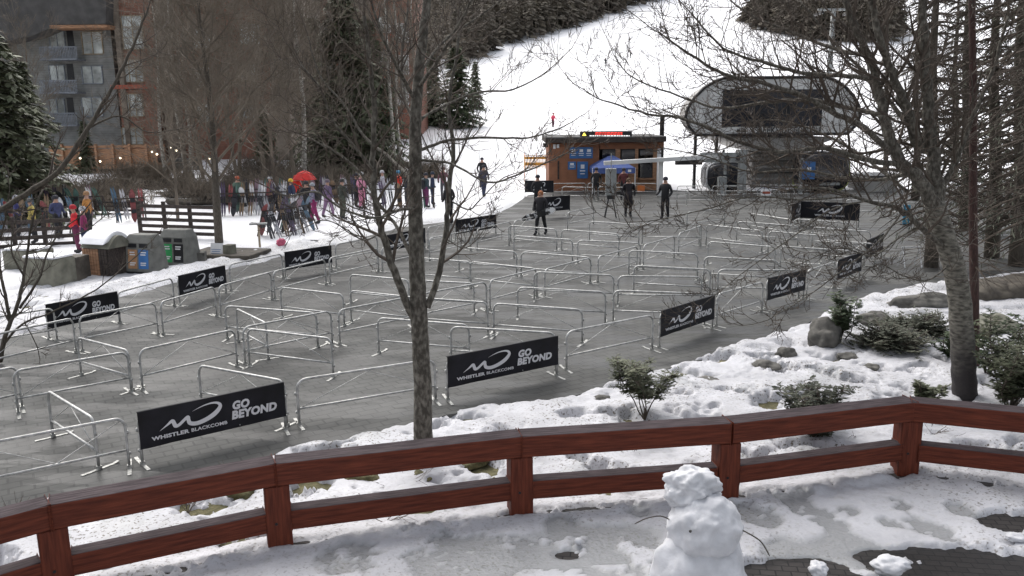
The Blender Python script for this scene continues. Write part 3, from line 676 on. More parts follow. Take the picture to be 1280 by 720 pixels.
def left_limbs():
    # long dark limb reaching in from a tree that stands left of the frame
    b = Vector((-9.6, 11.5, 0)); t = empty('bare_tree', b, 0, 'bare tree at the far left edge whose long limb slants before the apartment block', 'tree')
    mb, tw = MB(), MB(); Y = 11.5
    q = lambda px, py, dy=0: D(px, py, Y + dy) - b
    limb(mb, tw, [Vector((0, 0, -.1)), Vector((.05, 0, 2)), Vector((-.1, 0, 4.5)), Vector((0, .1, 8))], .15, .05, 6, 1, 1.6)
    limb(mb, tw, [Vector((0, 0, 1.9)), q(-60, 300), q(20, 250, .3), q(72, 215, .4), q(110, 160, .5), q(140, 110, .6), q(165, 60, .8), q(185, 10, .9)], .05, .014, 12, 1, .7, kk=(5, 3), rmin=.005)
    limb(mb, tw, [q(110, 160, .5), q(150, 145, .8), q(185, 165, 1.0), q(230, 160, 1.2)], .016, .005, 8, 1, .5, kk=(4, 3), rmin=.005)
    mb.build('trunk', M['bark'], t, True); tw.build('branches', M['twig'], t)
left_limbs()
# ---- bare thicket trees before the hotel
def far_bare(seed, h=12, r=.14, limbs=16, kk=(8, 7, 4), rmin=.009, spread=.55, up=.28):
    random.seed(seed); mb, tw = MB(), MB()
    pts = [Vector((.12 * math.sin(i * .9 + seed), .12 * math.cos(i * 1.1), h * .85 * i / 8)) for i in range(9)]
    mb.tube(pts, [r * (1.05 - .8 * i / 8) for i in range(9)], 7)
    for k in range(limbs):
        t = .22 + .78 * (k + random.random()) / limbs; x = t * 8; i = min(int(x), 7); p = pts[i].lerp(pts[i + 1], x - i)
        a = k * 2.4; d = Vector((math.cos(a) * .8, math.sin(a) * .8, .75))
        grow(tw, p, d, h * random.uniform(.22, .40) * (1.15 - .45 * t), r * .36 * (1.2 - t * .7), 0, 2, up, kk, .18, spread, rmin)
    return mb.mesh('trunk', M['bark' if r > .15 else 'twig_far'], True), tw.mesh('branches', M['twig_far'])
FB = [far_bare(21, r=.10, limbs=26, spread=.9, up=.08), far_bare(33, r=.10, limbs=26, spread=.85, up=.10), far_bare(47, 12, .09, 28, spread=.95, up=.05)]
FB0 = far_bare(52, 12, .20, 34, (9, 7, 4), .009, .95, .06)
ASP = []
for k in range(2):
    random.seed(60 + k); mb, tw = MB(), MB(); pts = [Vector((.15 * math.sin(i * .7 + k), .1 * math.cos(i), 11.5 * i / 8)) for i in range(9)]
    mb.tube(pts, [.13 * (1.1 - .75 * i / 8) for i in range(9)], 7)
    for j in range(14):
        t = .3 + .7 * j / 14; x = t * 8; i = min(int(x), 7); a = j * 2.4
        grow(tw, pts[i], Vector((math.cos(a) * .6, math.sin(a) * .6, 1)), 2.6 * (1.2 - t * .6), .035, 0, 2, .25, (5, 3), .15, .5, .010)
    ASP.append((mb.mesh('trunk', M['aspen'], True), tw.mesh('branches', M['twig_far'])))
def place_bare(me, loc, s, label, group='bare trees before the apartment blocks', name='bare_tree', w=1.0):
    t = empty(name, loc, random.uniform(0, 6.28), label, 'tree', group)
    put('trunk', me[0], t, scale=(s * w, s * w, s)); put('branches', me[1], t, scale=(s * w, s * w, s)); return t
random.seed(5)
def base_at(px, y, dz=-.1):
    p = D(px, 300, y); return Vector((p.x, y, zat(p.x, y) + dz))
# (px, distance, scale, width, label)
BT = [(275, 31.5, .92, .85, 'bare tree with thick dark trunk standing by the end of the slatted fence'), (240, 52, 1.25, 1.0, 'tall bare tree behind the slatted fence'),
      (300, 49, 1.2, 1.1, 'bare tree with dense twigs behind the first ski rack'), (335, 55, 1.3, 1.1, 'bare tree behind the skis, left of the lone pale trunk'),
      (372, 50, 1.15, 1.1, 'bare tree left of the two dark conifers'),
      (258, 60, 1.4, 1.1, 'tall bare tree between the brick wing and the recessed wing'), (415, 57, 1.2, 1.0, 'bare tree partly in front of the big conifer'),
      (310, 62, 1.4, 1.1, 'tallest bare tree before the recessed wing'), (448, 62, 1.2, .9, 'bare tree right of the big conifer by the pale trunks'),
      (225, 38, .75, 1.0, 'small bare tree directly behind the recycling bins'), (350, 43, .85, 1.1, 'small bare tree above the skiers in red'),
      (530, 74, 1.3, 1.1, 'bare tree beyond the foreground trunk, left of the slope conifer'), (395, 66, 1.4, 1.0, 'bare tree before the second block'),
      (60, 52, .9, .8, 'bare tree left of the terrace'), (500, 66, 1.2, .9, 'bare tree behind the skier in red by the foreground trunk')]
for k, (px, y, s, w, lab) in enumerate(BT): place_bare(FB[k % 3] if k else FB0, base_at(px, y), s, lab, w=w)
for k, (px, y, s, lab) in enumerate([(216, 56, 1.0, 'pale aspen trunk left of the pair above the bins'), (236, 57, 1.05, 'pale aspen trunk, leaning, above the recycling bins'), (246, 58, .9, 'thin pale aspen right of its two neighbours'),
        (387, 52, 1.2, 'straight pale aspen left of the big conifer'), (494, 60, 1.15, 'pale aspen right of the big conifer'), (503, 62, 1.1, 'second pale aspen just right of the big conifer'), (525, 78, 1.2, 'slim pale aspen near the slope edge')]):
    place_bare(ASP[k % 2], base_at(px, y), s, lab, 'pale aspens before the blocks', 'aspen_tree')
# ---- conifers
for kind, px, y, s, w, lab in [
    ('dense2', 8, 38, .93, 1.55, 'broad dark conifer at the left edge of the view'), ('dense2', 48, 47, .80, 1.35, 'dark conifer between the left edge and the grey balconies'), ('dense2', -40, 44, 1.0, 1.2, 'conifer cut by the left edge of the frame'),
    ('dense2', 440, 58, 1.30, 1.25, 'tall dark green conifer before the second block'), ('dense', 468, 64, 1.15, 1.2, 'narrow conifer touching the right side of the tall one'), ('dense2', 405, 68, 1.2, .9, 'conifer half hidden left of the tall one'),
    ('dense', 575, 105, .98, 1.45, 'lone dark conifer on the left edge of the ski slope'), ('dense', 547, 108, .86, 1.1, 'conifer just left of the lone slope conifer'),
    ('dense2', 340, 58, .55, 1.0, 'small conifer low among the bare trees'), ('dense', 528, 112, 1.2, 1.2, 'taller conifer left behind the slope edge pair'), ('dense2', 598, 125, .7, 1.0, 'small conifer right behind the lone slope conifer'), ('dense', 508, 105, 1.25, 1.1, 'conifer beyond the end of the second block'), ('dense2', 120, 66, .42, 1.1, 'small green conifer in front of the grey wing base')]:
    place_conifer(kind, base_at(px, y), s, lab, 'conifers on the left', w=w)
for kind, px, y, s, w, lab in [
    ('thin', 1168, 25, .95, .9, 'half bare conifer close behind the birch'), ('thin', 1243, 26.5, 1.0, .95, 'dark conifer with straight black trunk at the right'),
    ('thin', 1276, 25, 1.0, 1.0, 'dark conifer cut by the right edge'), ('thin', 1140, 44, 1.0, .9, 'thin conifer behind the right end of the plaza'), ('thin', 1310, 21, .95, 1.0, 'nearest dark conifer beyond the right edge'),
    ('thin', 1205, 33, 1.1, .9, 'thin conifer between the birch and the black trunk'), ('thin', 1100, 60, .9, .8, 'thin distant conifer right of the gondola'), ('spruce', 1288, 31, 1.05, 1.15, 'tall conifer behind the one cut by the right edge'),
    ('thin', 1185, 55, 1.1, 1.0, 'distant thin conifer behind the birch fork')]:
    place_conifer(kind, base_at(px, y), s, lab, 'conifers on the right', w=w).rotation_euler = (0, -.085 * (px - 640) / 600, 0)
def red_trunk():
    b = G(1217, 462, .0); t = empty('conifer_tree', b, 0, 'slim tree with straight red brown trunk right behind the birch', 'tree')
    mb, tw = MB(), MB(); pts = [D(1218 - 3 * i / 12 + .6 * math.sin(i), 466 - 520 * i / 12, b.y) - b for i in range(13)]
    mb.tube(pts, [.085 - .003 * i for i in range(13)], 9)
    random.seed(8)
    for j in range(110):
        k = random.uniform(3, 12); i = min(int(k), 11); p = pts[i].lerp(pts[i + 1], k - i); a = random.uniform(0, 6.28); grow(tw, p, Vector((math.cos(a), math.sin(a), -.1)), random.uniform(.7, 1.6), .011, 0, 1, -.02, (7, 3), .15, .8, .0042)
    mb.build('trunk', M['red_bark'], t, True); tw.build('branches', M['twig'], t)
red_trunk()
# ---- wooded hillsides: too many and too far to count
def wood(name, label, pts, seed, hh=(9, 15)):
    random.seed(seed); mb = MB()
    for (x, y) in pts:
        z = float(hill(x, np.array(y))); h = random.uniform(*hh); R = h * random.uniform(.20, .30); c = Vector((x, y, z))
        mb.tube([c, c + Vector((0, 0, h))], [.2, .03], 4, cap=False)
        for k in range(70):
            t = random.random() ** .8; rr = R * (1 - t) + .2; a = random.uniform(0, 6.28); p = c + Vector((math.cos(a) * rr * .4, math.sin(a) * rr * .4, h * (.05 + .93 * t)))
            d = Vector((math.cos(a), math.sin(a), -.45)).normalized(); spray(mb, p, d, rr * random.uniform(.6, 1.1), .35 + .2 * rr)
    o = mb.build(name, M['forest']); tag(o, label, 'forest', kind='stuff'); return o
random.seed(3)
P = []
for k in range(1500):
    f = random.random(); y = 190 + 260 * f + random.uniform(0, 10)
    # front edge of the wood on the snow, from the lone conifer up to the top of the view
    xe = np.interp(y, [190, 215, 300, 340, 480], [(560 - 640) / 1046 * 190, (600 - 640) / 1046 * 215, (765 - 640) / 1046 * 300, (830 - 640) / 1046 * 340, 110])
    x = xe - random.random() ** 1.6 * 130; P.append((x, y))
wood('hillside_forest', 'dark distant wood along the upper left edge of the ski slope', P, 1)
P = []
for k in range(420):
    a = random.uniform(0, 6.28); r = math.sqrt(random.random()); P.append((93 + 20 * r * math.cos(a), 262 + 34 * r * math.sin(a)))
wood('forest_island', 'dark wood patch high on the slope above the gondola roof', P, 2)
# ---- small plants
def leafy(px, py, h, w, n, label, name='evergreen_shrub', seed=1, m='needle2', sl=.07, flat=.5, z=.05, group='evergreen shrubs in the snowy garden', stems=9, lo=.2):
    random.seed(seed); b = G(px, py, z); t = empty(name, b, 0, label, 'shrub', group); st, lf = MB(), MB()
    for k in range(stems):
        a = random.uniform(0, 6.28); tilt = random.uniform(.1, 1.0); d = Vector((math.cos(a) * w / h * tilt, math.sin(a) * w / h * tilt, 1.0)).normalized()
        L = h * random.uniform(.7, 1.05) * (1 + .3 * tilt); P_ = [Vector((0, 0, -.05))]
        for i in range(6): d = (d + rv(.34) + Vector((0, 0, .05))).normalized(); P_.append(P_[-1] + d * L / 6)
        st.tube(P_, [.014 * (1 - i / 8) for i in range(7)], 4, cap=False)
        for j in range(int(n / stems / 12)):
            f = random.uniform(lo, 1) * 6; i = min(int(f), 5); p = P_[i].lerp(P_[i + 1], f - i); a2 = random.uniform(0, 6.28)
            td = Vector((math.cos(a2), math.sin(a2), random.uniform(-.1, .6))).normalized(); TL = w * .32 * random.uniform(.4, 1)
            st.tube([p, p + td * TL], [.005, .003], 3, cap=False)
            sd = td.cross(Vector((0, 0, 1))).normalized()
            for q in range(12):
                g = .2 + .8 * q / 12; dd = (td * .6 + sd * random.choice((-1, 1)) + Vector((0, 0, random.uniform(-.4, .3)))).normalized()
                spray(lf, p + td * TL * g, dd, sl * random.uniform(.6, 1.2), sl * .17)
    st.build('stems', M['twig'], t); lf.build('foliage', M[m], t); return t
leafy(806, 522, .95, .80, 5200, 'feathery evergreen shrub in front of the third front banner, behind the railing', seed=2, lo=.45, stems=6, sl=.075)
leafy(1020, 552, .95, .72, 4600, 'drooping evergreen shrub behind the railing left of its corner post', seed=3, sl=.10, m='needle_grey')
leafy(1157, 506, .42, .42, 2400, 'low leafy shrub just behind the railing corner', seed=4, sl=.09)
leafy(1050, 428, .95, .55, 3600, 'upright dark pine shrub beside the pointed boulder', seed=5, sl=.10, m='needle', lo=.35)
leafy(1108, 436, .55, 1.9, 6500, 'sprawling pine shrub over the rocks at the plaza edge', seed=6, sl=.11, m='needle_grey', stems=22, lo=.5)
leafy(1150, 416, .5, 1.5, 4000, 'low pine shrub nearest the birch over dark rock', seed=16, sl=.11, m='needle_grey', stems=14, lo=.45)
leafy(1186, 446, .5, .32, 2200, 'small round evergreen shrub left of the birch trunk', seed=7, sl=.08, m='needle')
leafy(1262, 512, 1.45, .75, 8500, 'tall feathery young evergreen right of the birch trunk', seed=8, sl=.10, stems=14)
leafy(1233, 470, 1.1, .45, 4200, 'slender young evergreen between the birch and the taller one', seed=9, sl=.09, m='needle')
def sticks(px, py, h, n, label, seed, z=.05, spread=.8):
    random.seed(seed); b = G(px, py, z); mb = MB()
    for k in range(n):
        a = random.uniform(0, 6.28); grow(mb, Vector((0, 0, -.03)), Vector((math.cos(a) * spread, math.sin(a) * spread, random.uniform(.15, .9))), h * random.uniform(.6, 1), .006, 0, 1, .03, (3,), .2, .6, .0028)
    o = mb.build('bare_stalks', M['twig']); o.location = b; tag(o, label, 'plant', 'bare stalks poking from the snow')
sticks(235, 640, .55, 9, 'dark bare stalks seen under the railing near its second post', 1)
sticks(20, 668, .5, 14, 'straw coloured stalks at the lower left corner behind the railing', 2)
sticks(300, 618, .5, 8, 'bare stalks lying over the snow left of the third gap', 3)
sticks(500, 602, .45, 6, 'thin stalks flat on the turf by the foreground trunk', 4, spread=1.6)
sticks(480, 650, .38, 7, 'small dark twigs on the deck snow under the lower rail', 5, spread=2, z=.1)
sticks(790, 566, .25, 6, 'little twig tuft behind the lower rail right of the middle post', 6)
sticks(1072, 545, .35, 2, 'single stalk beside the drooping evergreen', 7)
sticks(1165, 540, .5, 10, 'dark dead sprig lying in snow behind the right railing', 8, spread=2)
def rockf(px, py, sx, sz, label, seed, z=0.0, sy=None, m='rock'):
    b = G(px, py, z); mb = MB(); mb.ball((0, 0, sz * .35), 1, 4, amp=.35, fr=1.1, seed=seed, sq=(sx / 2, (sy or sx) / 2, sz * .72))
    o = mb.build('boulder', M[m], smooth=True); o.location = b; tag(o, label, 'rock', 'rocks in the snowy garden')
rockf(1030, 436, .62, .55, 'largest pointed grey boulder at the plaza edge', 1)
rockf(983, 447, .36, .2, 'rounded stone left of the pointed boulder', 2)
rockf(958, 462, .5, .16, 'long low stone at the snow edge, second left of the pointed boulder', 3)
rockf(884, 480, .45, .1, 'flat brown stone left in the garden snow', 4)
rockf(1060, 449, .4, .12, 'low dark stone in front of the pointed boulder', 5)
rockf(1088, 462, .3, .1, 'small dark stone in the middle of the garden snow', 6)
rockf(1040, 486, .35, .1, 'dark stone peeping out near the corner post', 7)
rockf(1158, 386, 1.6, .34, 'long dark rock ledge left of the birch', 8, sy=.7)
rockf(1095, 408, .7, .3, 'snowy boulder beneath the sprawling pine', 9)
rockf(1130, 424, .5, .22, 'smaller boulder under the right part of the sprawling pine', 10)
rockf(1240, 415, 1.0, .35, 'mossy boulder right of the birch', 11, m='concrete')
rockf(1275, 372, 3.2, .5, 'dark earth mound behind the birch at the right edge', 12, m='soil', sy=1.6)
rockf(1230, 372, 1.4, .45, 'dark mound between the birch and the right edge', 13, m='soil')
rockf(640, 519, .3, .09, 'small stone in the snow left of the middle', 14); rockf(752, 504, .35, .12, 'stone in the snow beside the feathery shrub', 15)
rockf(455, 600, .5, .16, 'olive turf clump under the railing left of the foreground trunk', 16, m='moss'); rockf(590, 578, .5, .14, 'olive turf clump right of the foreground trunk', 17, m='moss'); rockf(525, 600, .35, .1, 'small turf clump below the foreground trunk', 18, m='moss')
rockf(300, 622, .45, .2, 'brown turf clump seen through the railing at left', 19, m='moss')
# ---------------------------------------------------------------- buildings and things
def pb(mb, x0, y0, x1, y1, Y, dep, mi=0, z0=None):
    xm, ym = (x0 + x1) / 2, (y0 + y1) / 2
    a, b = D(x0, ym, Y), D(x1, ym, Y); t, u_ = D(xm, y0, Y).z, D(xm, y1, Y).z
    if z0 is not None: u_ = z0
    mb.box(((a.x + b.x) / 2, Y + dep / 2, (t + u_) / 2), (b.x - a.x, dep, t - u_), mi=mi); return mb
def siding(name, c, dark, s, horiz=True, rough=.8):
    m = bpy.data.materials.new(name); m.use_nodes = True; nt = m.node_tree; b = nt.nodes['Principled BSDF']; L = nt.links.new
    tc = nt.nodes.new('ShaderNodeTexCoord'); w = nt.nodes.new('ShaderNodeTexWave'); w.bands_direction = 'Z' if horiz else 'X'; w.wave_profile = 'SAW'
    w.inputs['Scale'].default_value = s; w.inputs['Distortion'].default_value = 0
    L(tc.outputs['Object'], w.inputs[0]); n = nt.nodes.new('ShaderNodeTexNoise'); n.inputs['Scale'].default_value = 1.7; n.inputs['Detail'].default_value = 6; L(tc.outputs['Object'], n.inputs[0])
    r = nt.nodes.new('ShaderNodeMapRange'); r.inputs[1].default_value = .0; r.inputs[2].default_value = .12; L(w.outputs['Fac'], r.inputs[0])
    x = nt.nodes.new('ShaderNodeMix'); x.data_type = 'RGBA'; x.inputs[6].default_value = (*dark, 1); x.inputs[7].default_value = (*c, 1); L(r.outputs[0], x.inputs[0])
    y = nt.nodes.new('ShaderNodeMix'); y.data_type = 'RGBA'; y.blend_type = 'MULTIPLY'; y.inputs[0].default_value = 1; L(x.outputs[2], y.inputs[6])
    r2 = nt.nodes.new('ShaderNodeMapRange'); r2.inputs[1].default_value = .3; r2.inputs[2].default_value = .7; r2.inputs[3].default_value = .75; r2.inputs[4].default_value = 1.15; L(n.outputs[0], r2.inputs[0]); L(r2.outputs[0], y.inputs[7])
    L(y.outputs[2], b.inputs['Base Color']); b.inputs['Roughness'].default_value = rough
    bp = nt.nodes.new('ShaderNodeBump'); bp.inputs['Strength'].default_value = .6; L(w.outputs['Fac'], bp.inputs['Height']); L(bp.outputs[0], b.inputs['Normal']); return m
M['grey_siding'] = siding('grey_siding', (.23, .235, .225), (.10, .10, .10), 1.6)
M['red_siding'] = siding('red_brown_siding', (.25, .115, .08), (.11, .055, .04), 1.4)
M['stone_wall'] = mat('brown_stone_wall', (.15, .125, .10), .9, col2=(.26, .22, .18), scale=1.6, bump=1)
M['kiosk_wood'] = siding('red_cedar_siding', (.27, .115, .06), (.13, .055, .03), 3.4)
M['trim_red'] = mat('red_trim', (.34, .08, .045), .7, var=.2)
M['trim_tan'] = mat('tan_trim', (.30, .24, .16), .7, var=.2)
M['roof'] = mat('dark_roof', (.085, .082, .08), .9, var=.2, scale=1.5, bump=.4)
M['glass'] = mat('window_glass', (.42, .45, .44), .12, 0, var=.5, scale=.9, spec=1.0)
M['glass_dark'] = mat('dark_glass', (.02, .022, .03), .1, 0, var=.4, scale=.8, spec=.8)
M['balcony'] = mat('blue_grey_rail', (.20, .22, .25), .6, var=.2)
M['cedar'] = mat('orange_cedar', (.33, .18, .10), .7, var=.35, scale=2.5, stretch=(1, 1, 6))
M['dark_wood'] = mat('dark_old_timber', (.045, .035, .03), .85, var=.4, scale=4, stretch=(1, 6, 6), bump=.4)
M['grey_metal'] = mat('painted_grey_metal', (.26, .27, .265), .55, .1, var=.2, scale=3)
M['light_metal'] = mat('light_grey_cladding', (.62, .62, .61), .55, .1, var=.16, scale=.7)
M['soffit'] = mat('grey_soffit', (.29, .28, .265), .7, var=.15, scale=1)
M['black'] = mat('black_panel', (.015, .015, .018), .35, var=.3, scale=2)
M['cabin'] = mat('black_cabin_shell', (.025, .025, .03), .25, .2, var=.3, scale=2)
M['yellow_green'] = mat('yellow_green_trim', (.32, .33, .12), .6, var=.2)
M['blue_sign'] = mat('blue_sign', (.035, .13, .33), .5, var=.12, scale=4)
M['blue_canvas'] = mat('blue_canvas', (.07, .11, .30), .8, var=.2, scale=2, bump=.3)
M['white'] = mat('white_paint', (.75, .75, .76), .5, var=.06)
M['orange'] = mat('orange_plate', (.60, .17, .04), .6, var=.1)
M['tan_stripe'] = mat('tan_panel', (.42, .23, .12), .6, var=.15)
M['green_panel'] = mat('green_panel', (.03, .33, .10), .5, var=.1)
M['blue_panel'] = mat('blue_panel', (.05, .17, .42), .5, var=.1)
M['bin'] = mat('grey_bin_shell', (.155, .155, .14), .75, var=.2, scale=4, bump=.3)
M['net'] = mat('orange_yellow_net', (.75, .42, .10), .8, var=.25, scale=9)
M['bulb'] = mat('lit_bulb', (.9, .8, .6), .4, emit=(1, .85, .6), estr=3)
M['led_red'] = mat('led_red', (.6, .02, .02), .4, emit=(1, .08, .06), estr=.55)
M['led_white'] = mat('led_white', (.7, .7, .7), .4, emit=(1, 1, 1), estr=.5)
M['led_yellow'] = mat('led_yellow', (.8, .6, .05), .4, emit=(1, .75, .1), estr=1.6)
M['led_blue'] = mat('led_blue', (.2, .4, .9), .4, emit=(.3, .55, 1), estr=4)

def window(root, x0, y0, x1, y1, Y, cols=2, rows=2, fr='trim_tan', gl='glass', par_origin=None):
    mb = MB(); pb(mb, x0, y0, x1, y1, Y - .04, .10)
    # frame as border bars
    mb = MB(); w = (x1 - x0); h = (y1 - y0); e = 1.1
    pb(mb, x0 - e, y0 - e, x1 + e, y0, Y - .10, .16); pb(mb, x0 - e, y1, x1 + e, y1 + e, Y - .10, .16)
    pb(mb, x0 - e, y0, x0, y1, Y - .10, .16); pb(mb, x1, y0, x1 + e, y1, Y - .10, .16)
    for c in range(1, cols): xx = x0 + w * c / cols; pb(mb, xx - .45, y0, xx + .45, y1, Y - .08, .10)
    for r in range(1, rows):
        yy = y0 + h * r / rows
        for c in range(cols): pb(mb, x0 + w * c / cols + .45, yy - .35, x0 + w * (c + 1) / cols - .45, yy + .35, Y - .075, .09)
    f = mb.build('window', M[fr], root)
    pb(MB(), x0, y0, x1, y1, Y, .03).build('pane', M[gl], f) if False else None
    g = MB(); pb(g, x0, y0, x1, y1, Y - .03, .03); g.build('pane', M[gl], f)
    return f
def hotel():
    t = empty('apartment_building', (0, 0, 0), 0, 'grey and red brown apartment block with balconies behind the bare trees at the upper left', 'building')
    Y = 73
    pb(MB(), -140, 38, 136, 0, Y, 14, z0=.2).build('grey_wing', M['grey_siding'], t)
    w = MB(); pb(w, 136, -60, 142, 0, Y - .9, 15, z0=.2); pb(w, 190, -60, 196, 0, Y - .9, 15, z0=.2); w.build('pier', M['stone_wall'], t)
    pb(MB(), 142, -60, 190, 106, Y - .5, 14).build('upper_wall', M['red_siding'], t)
    pb(MB(), 142, 112, 190, 0, Y - .7, 14, z0=.2).build('lower_wall', M['red_siding'], t)
    pb(MB(), 138, 106, 196, 111, Y - 1.0, 14).build('red_band', M['trim_red'], t)
    pb(MB(), 196, -60, 345, 0, Y + 2, 13, z0=.2).build('recessed_wing', M['red_siding'], t)
    w = MB(); pb(w, 330, -60, 352, 0, Y + .5, 14, z0=.2); w.build('stone_tower', M['stone_wall'], t)
    # eaves of the grey wing
    rf = MB(); a = [D(-60, 66, Y - 2.2), D(42, 44, Y - 2.2), D(72, 31, Y - 2.2), D(132, 30, Y - 2.2), D(134, -50, Y - 2.2), D(-60, -50, Y - 2.2)]
    rf.prism(a, (0, 16, 0)); rf.build('roof', M['roof'], t)
    pb(MB(), 62, 31, 134, 35, Y - 2.3, 2).build('fascia', M['cedar'], t)
    for y0, y1 in ((20, 61), (75, 102), (118, 145), (160, 180)): window(t, 153, y0, 178, y1, Y - (.5 if y0 < 106 else .7), 3 if y1 - y0 < 40 else 2, 3 if y1 - y0 > 22 else 2)
    for y0, y1 in ((40, 67), (83, 104), (122, 145)): window(t, 103, y0, 127, y1, Y, 2, 1, 'trim_tan' if y0 < 60 else 'balcony')
    for y0, y1 in ((40, 60), (82, 102), (124, 142)):
        window(t, 62, y0, 80, y1, Y, 2, 1, 'balcony', 'glass'); pb(MB(), 84, y0 - 2, 92, y1 + 2, Y - .05, .2).build('shutter_panel', M['black'], t)
    for y0, y1 in ((58, 75), (100, 117), (141, 158)):
        mb = MB(); pb(mb, 49, y1 - 2, 96, y1, Y - 1.5, 1.5); s = mb.build('balcony', M['balcony'], t)
        mb = MB(); pb(mb, 49, y0, 96, y0 + 1.3, Y - 1.55, .08)
        for i in range(24): x = 49.5 + i * 1.98; pb(mb, x, y0 + 1.3, x + .9, y1 - 2, Y - 1.53, .04)
        mb.build('railing', M['balcony'], s)
    for x0, y0, x1, y1 in ((200, 25, 216, 52), (240, 35, 262, 60), (243, 84, 262, 108), (246, 130, 264, 152), (300, 30, 325, 55), (300, 80, 322, 100), (205, 70, 218, 95), (298, 128, 320, 148)): window(t, x0, y0, x1, y1, Y + 2, 2, 2)
    for y in (54, 100):
        mb = MB(); pb(mb, 193, y, 222, y + 14, Y + .6, 1.2); mb.build('balcony', M['trim_red'], t)
hotel()
def block2():
    t = empty('apartment_building', (0, 0, 0), 0, 'second red apartment block farther back between the conifers', 'building'); Y = 88
    pb(MB(), 356, -40, 425, 0, Y, 12, z0=.6).build('left_wall', M['red_siding'], t)
    pb(MB(), 425, -40, 516, 0, Y + 4, 12, z0=.6).build('right_wall', M['red_siding'], t)
    pb(MB(), 425, -50, 460, 0, Y + 3, 12, z0=.6).build('stone_pier', M['stone_wall'], t)
    for x0, y0, x1, y1 in ((372, 30, 384, 52), (372, 70, 384, 92), (404, 30, 418, 50), (404, 72, 418, 92), (372, 112, 384, 132), (404, 112, 418, 132)): window(t, x0, y0, x1, y1, Y, 2, 2, 'cedar')
    for x0, y0, x1, y1 in ((474, 22, 487, 40), (474, 64, 487, 84), (474, 94, 487, 116), (498, 30, 510, 52), (498, 70, 510, 92), (498, 110, 510, 130)): window(t, x0, y0, x1, y1, Y + 4, 1, 2, 'white')
    for y in (42, 86, 130):
        mb = MB(); pb(mb, 466, y, 494, y + 12, Y + 2.8, 1.2); mb.build('balcony', M['trim_red'], t)
block2()
def terrace():
    t = empty('raised_terrace', (0, 0, 0), 0, 'raised wooden terrace with orange cedar parapet before the apartment block', 'terrace'); Y = 66
    mb = MB(); pb(mb, 62, 186, 196, 207, Y, .15)
    mb.build('parapet', M['cedar'], t)
    pb(MB(), 60, 182, 198, 185, Y - .1, .35).build('top_rail', M['cedar'], t); pb(MB(), 60, 207.5, 198, 211, Y - .2, 6).build('floor_edge', M['cedar'], t)
    for i in range(7): x = 64 + i * 21.5; pb(MB(), x, 180, x + 2.5, 0, Y - .3, .25, z0=.0).build('post', M['cedar'], t)
    st = MB(); random.seed(4)
    for i in range(90):
        p = D(random.uniform(58, 250), 222, Y + 1.2); st.ball((p.x, p.y, random.uniform(.2, 1.4)), random.uniform(.25, .42), 1, amp=.3, seed=i, sq=(1.2, .8, .7))
    o = st.build('stone_wall', M['rock'], smooth=False); tag(o, 'low wall of rounded boulders beneath the wooden terrace', 'wall')
terrace()
def string_lights():
    for k, (pts, lab) in enumerate([([(60, 205), (100, 196), (125, 200), (150, 196), (190, 188), (214, 183), (240, 180)], 'string of small warm lamps hanging along the terrace'), ([(196, 191), (220, 186), (243, 182), (262, 196)], 'short second string of warm lamps right of the terrace')]):
        mb = MB(); P = [D(x, y, 63 - k * 3) for x, y in pts]; mb.tube(smooth_pts(P, 3), .012, 4); o = mb.build('string_lights', M['black']); tag(o, lab, 'string lights')
        for i, p in enumerate(P):
            b = MB(); b.ball(p - Vector((0, 0, .1)), .075, 1); b.build('bulb', M['bulb'], o)
    p = D(268, 198, 33); mb = MB(); mb.tube([p, p + Vector((0, 0, .5))], .01, 4); o = mb.build('hanging_lamp', M['black']); tag(o, 'single small blue lamp hanging in the dark bare tree', 'lamp')
    MB().ball(p, .045, 1).build('bulb', M['led_blue'], o)
string_lights()
def slat_fence(x0, x1, py0, py1, n, label, Ya, Yb, posts=4):
    a = D(x0, py1, Ya); b = D(x1, py1, Yb); t = empty('slatted_fence', (0, 0, 0), 0, label, 'fence'); top = D(x0, py0, Ya).z
    z0 = min(a.z, b.z); H = top - z0
    for i in range(n):
        z = z0 + H * (i + .5) / n; mb = MB(); mb.beam((a.x, a.y, z), (b.x, b.y, z), .05, H / n * .5); mb.build('rail', M['dark_wood'], t)
    for i in range(posts):
        p = a.lerp(b, i / (posts - 1)); MB().box((p.x, p.y + .08, z0 + H / 2 - .1), (.13, .11, H + .3)).build('post', M['dark_wood'], t)
slat_fence(176, 272, 253, 302, 6, 'dark slatted timber fence behind the recycling bins', 33, 32)
slat_fence(94, 176, 250, 280, 6, 'dark slatted timber fence farther left behind the ski racks', 41, 40.5)
slat_fence(-20, 95, 275, 318, 5, 'dark slatted fence at the far left below the conifer', 30, 31)
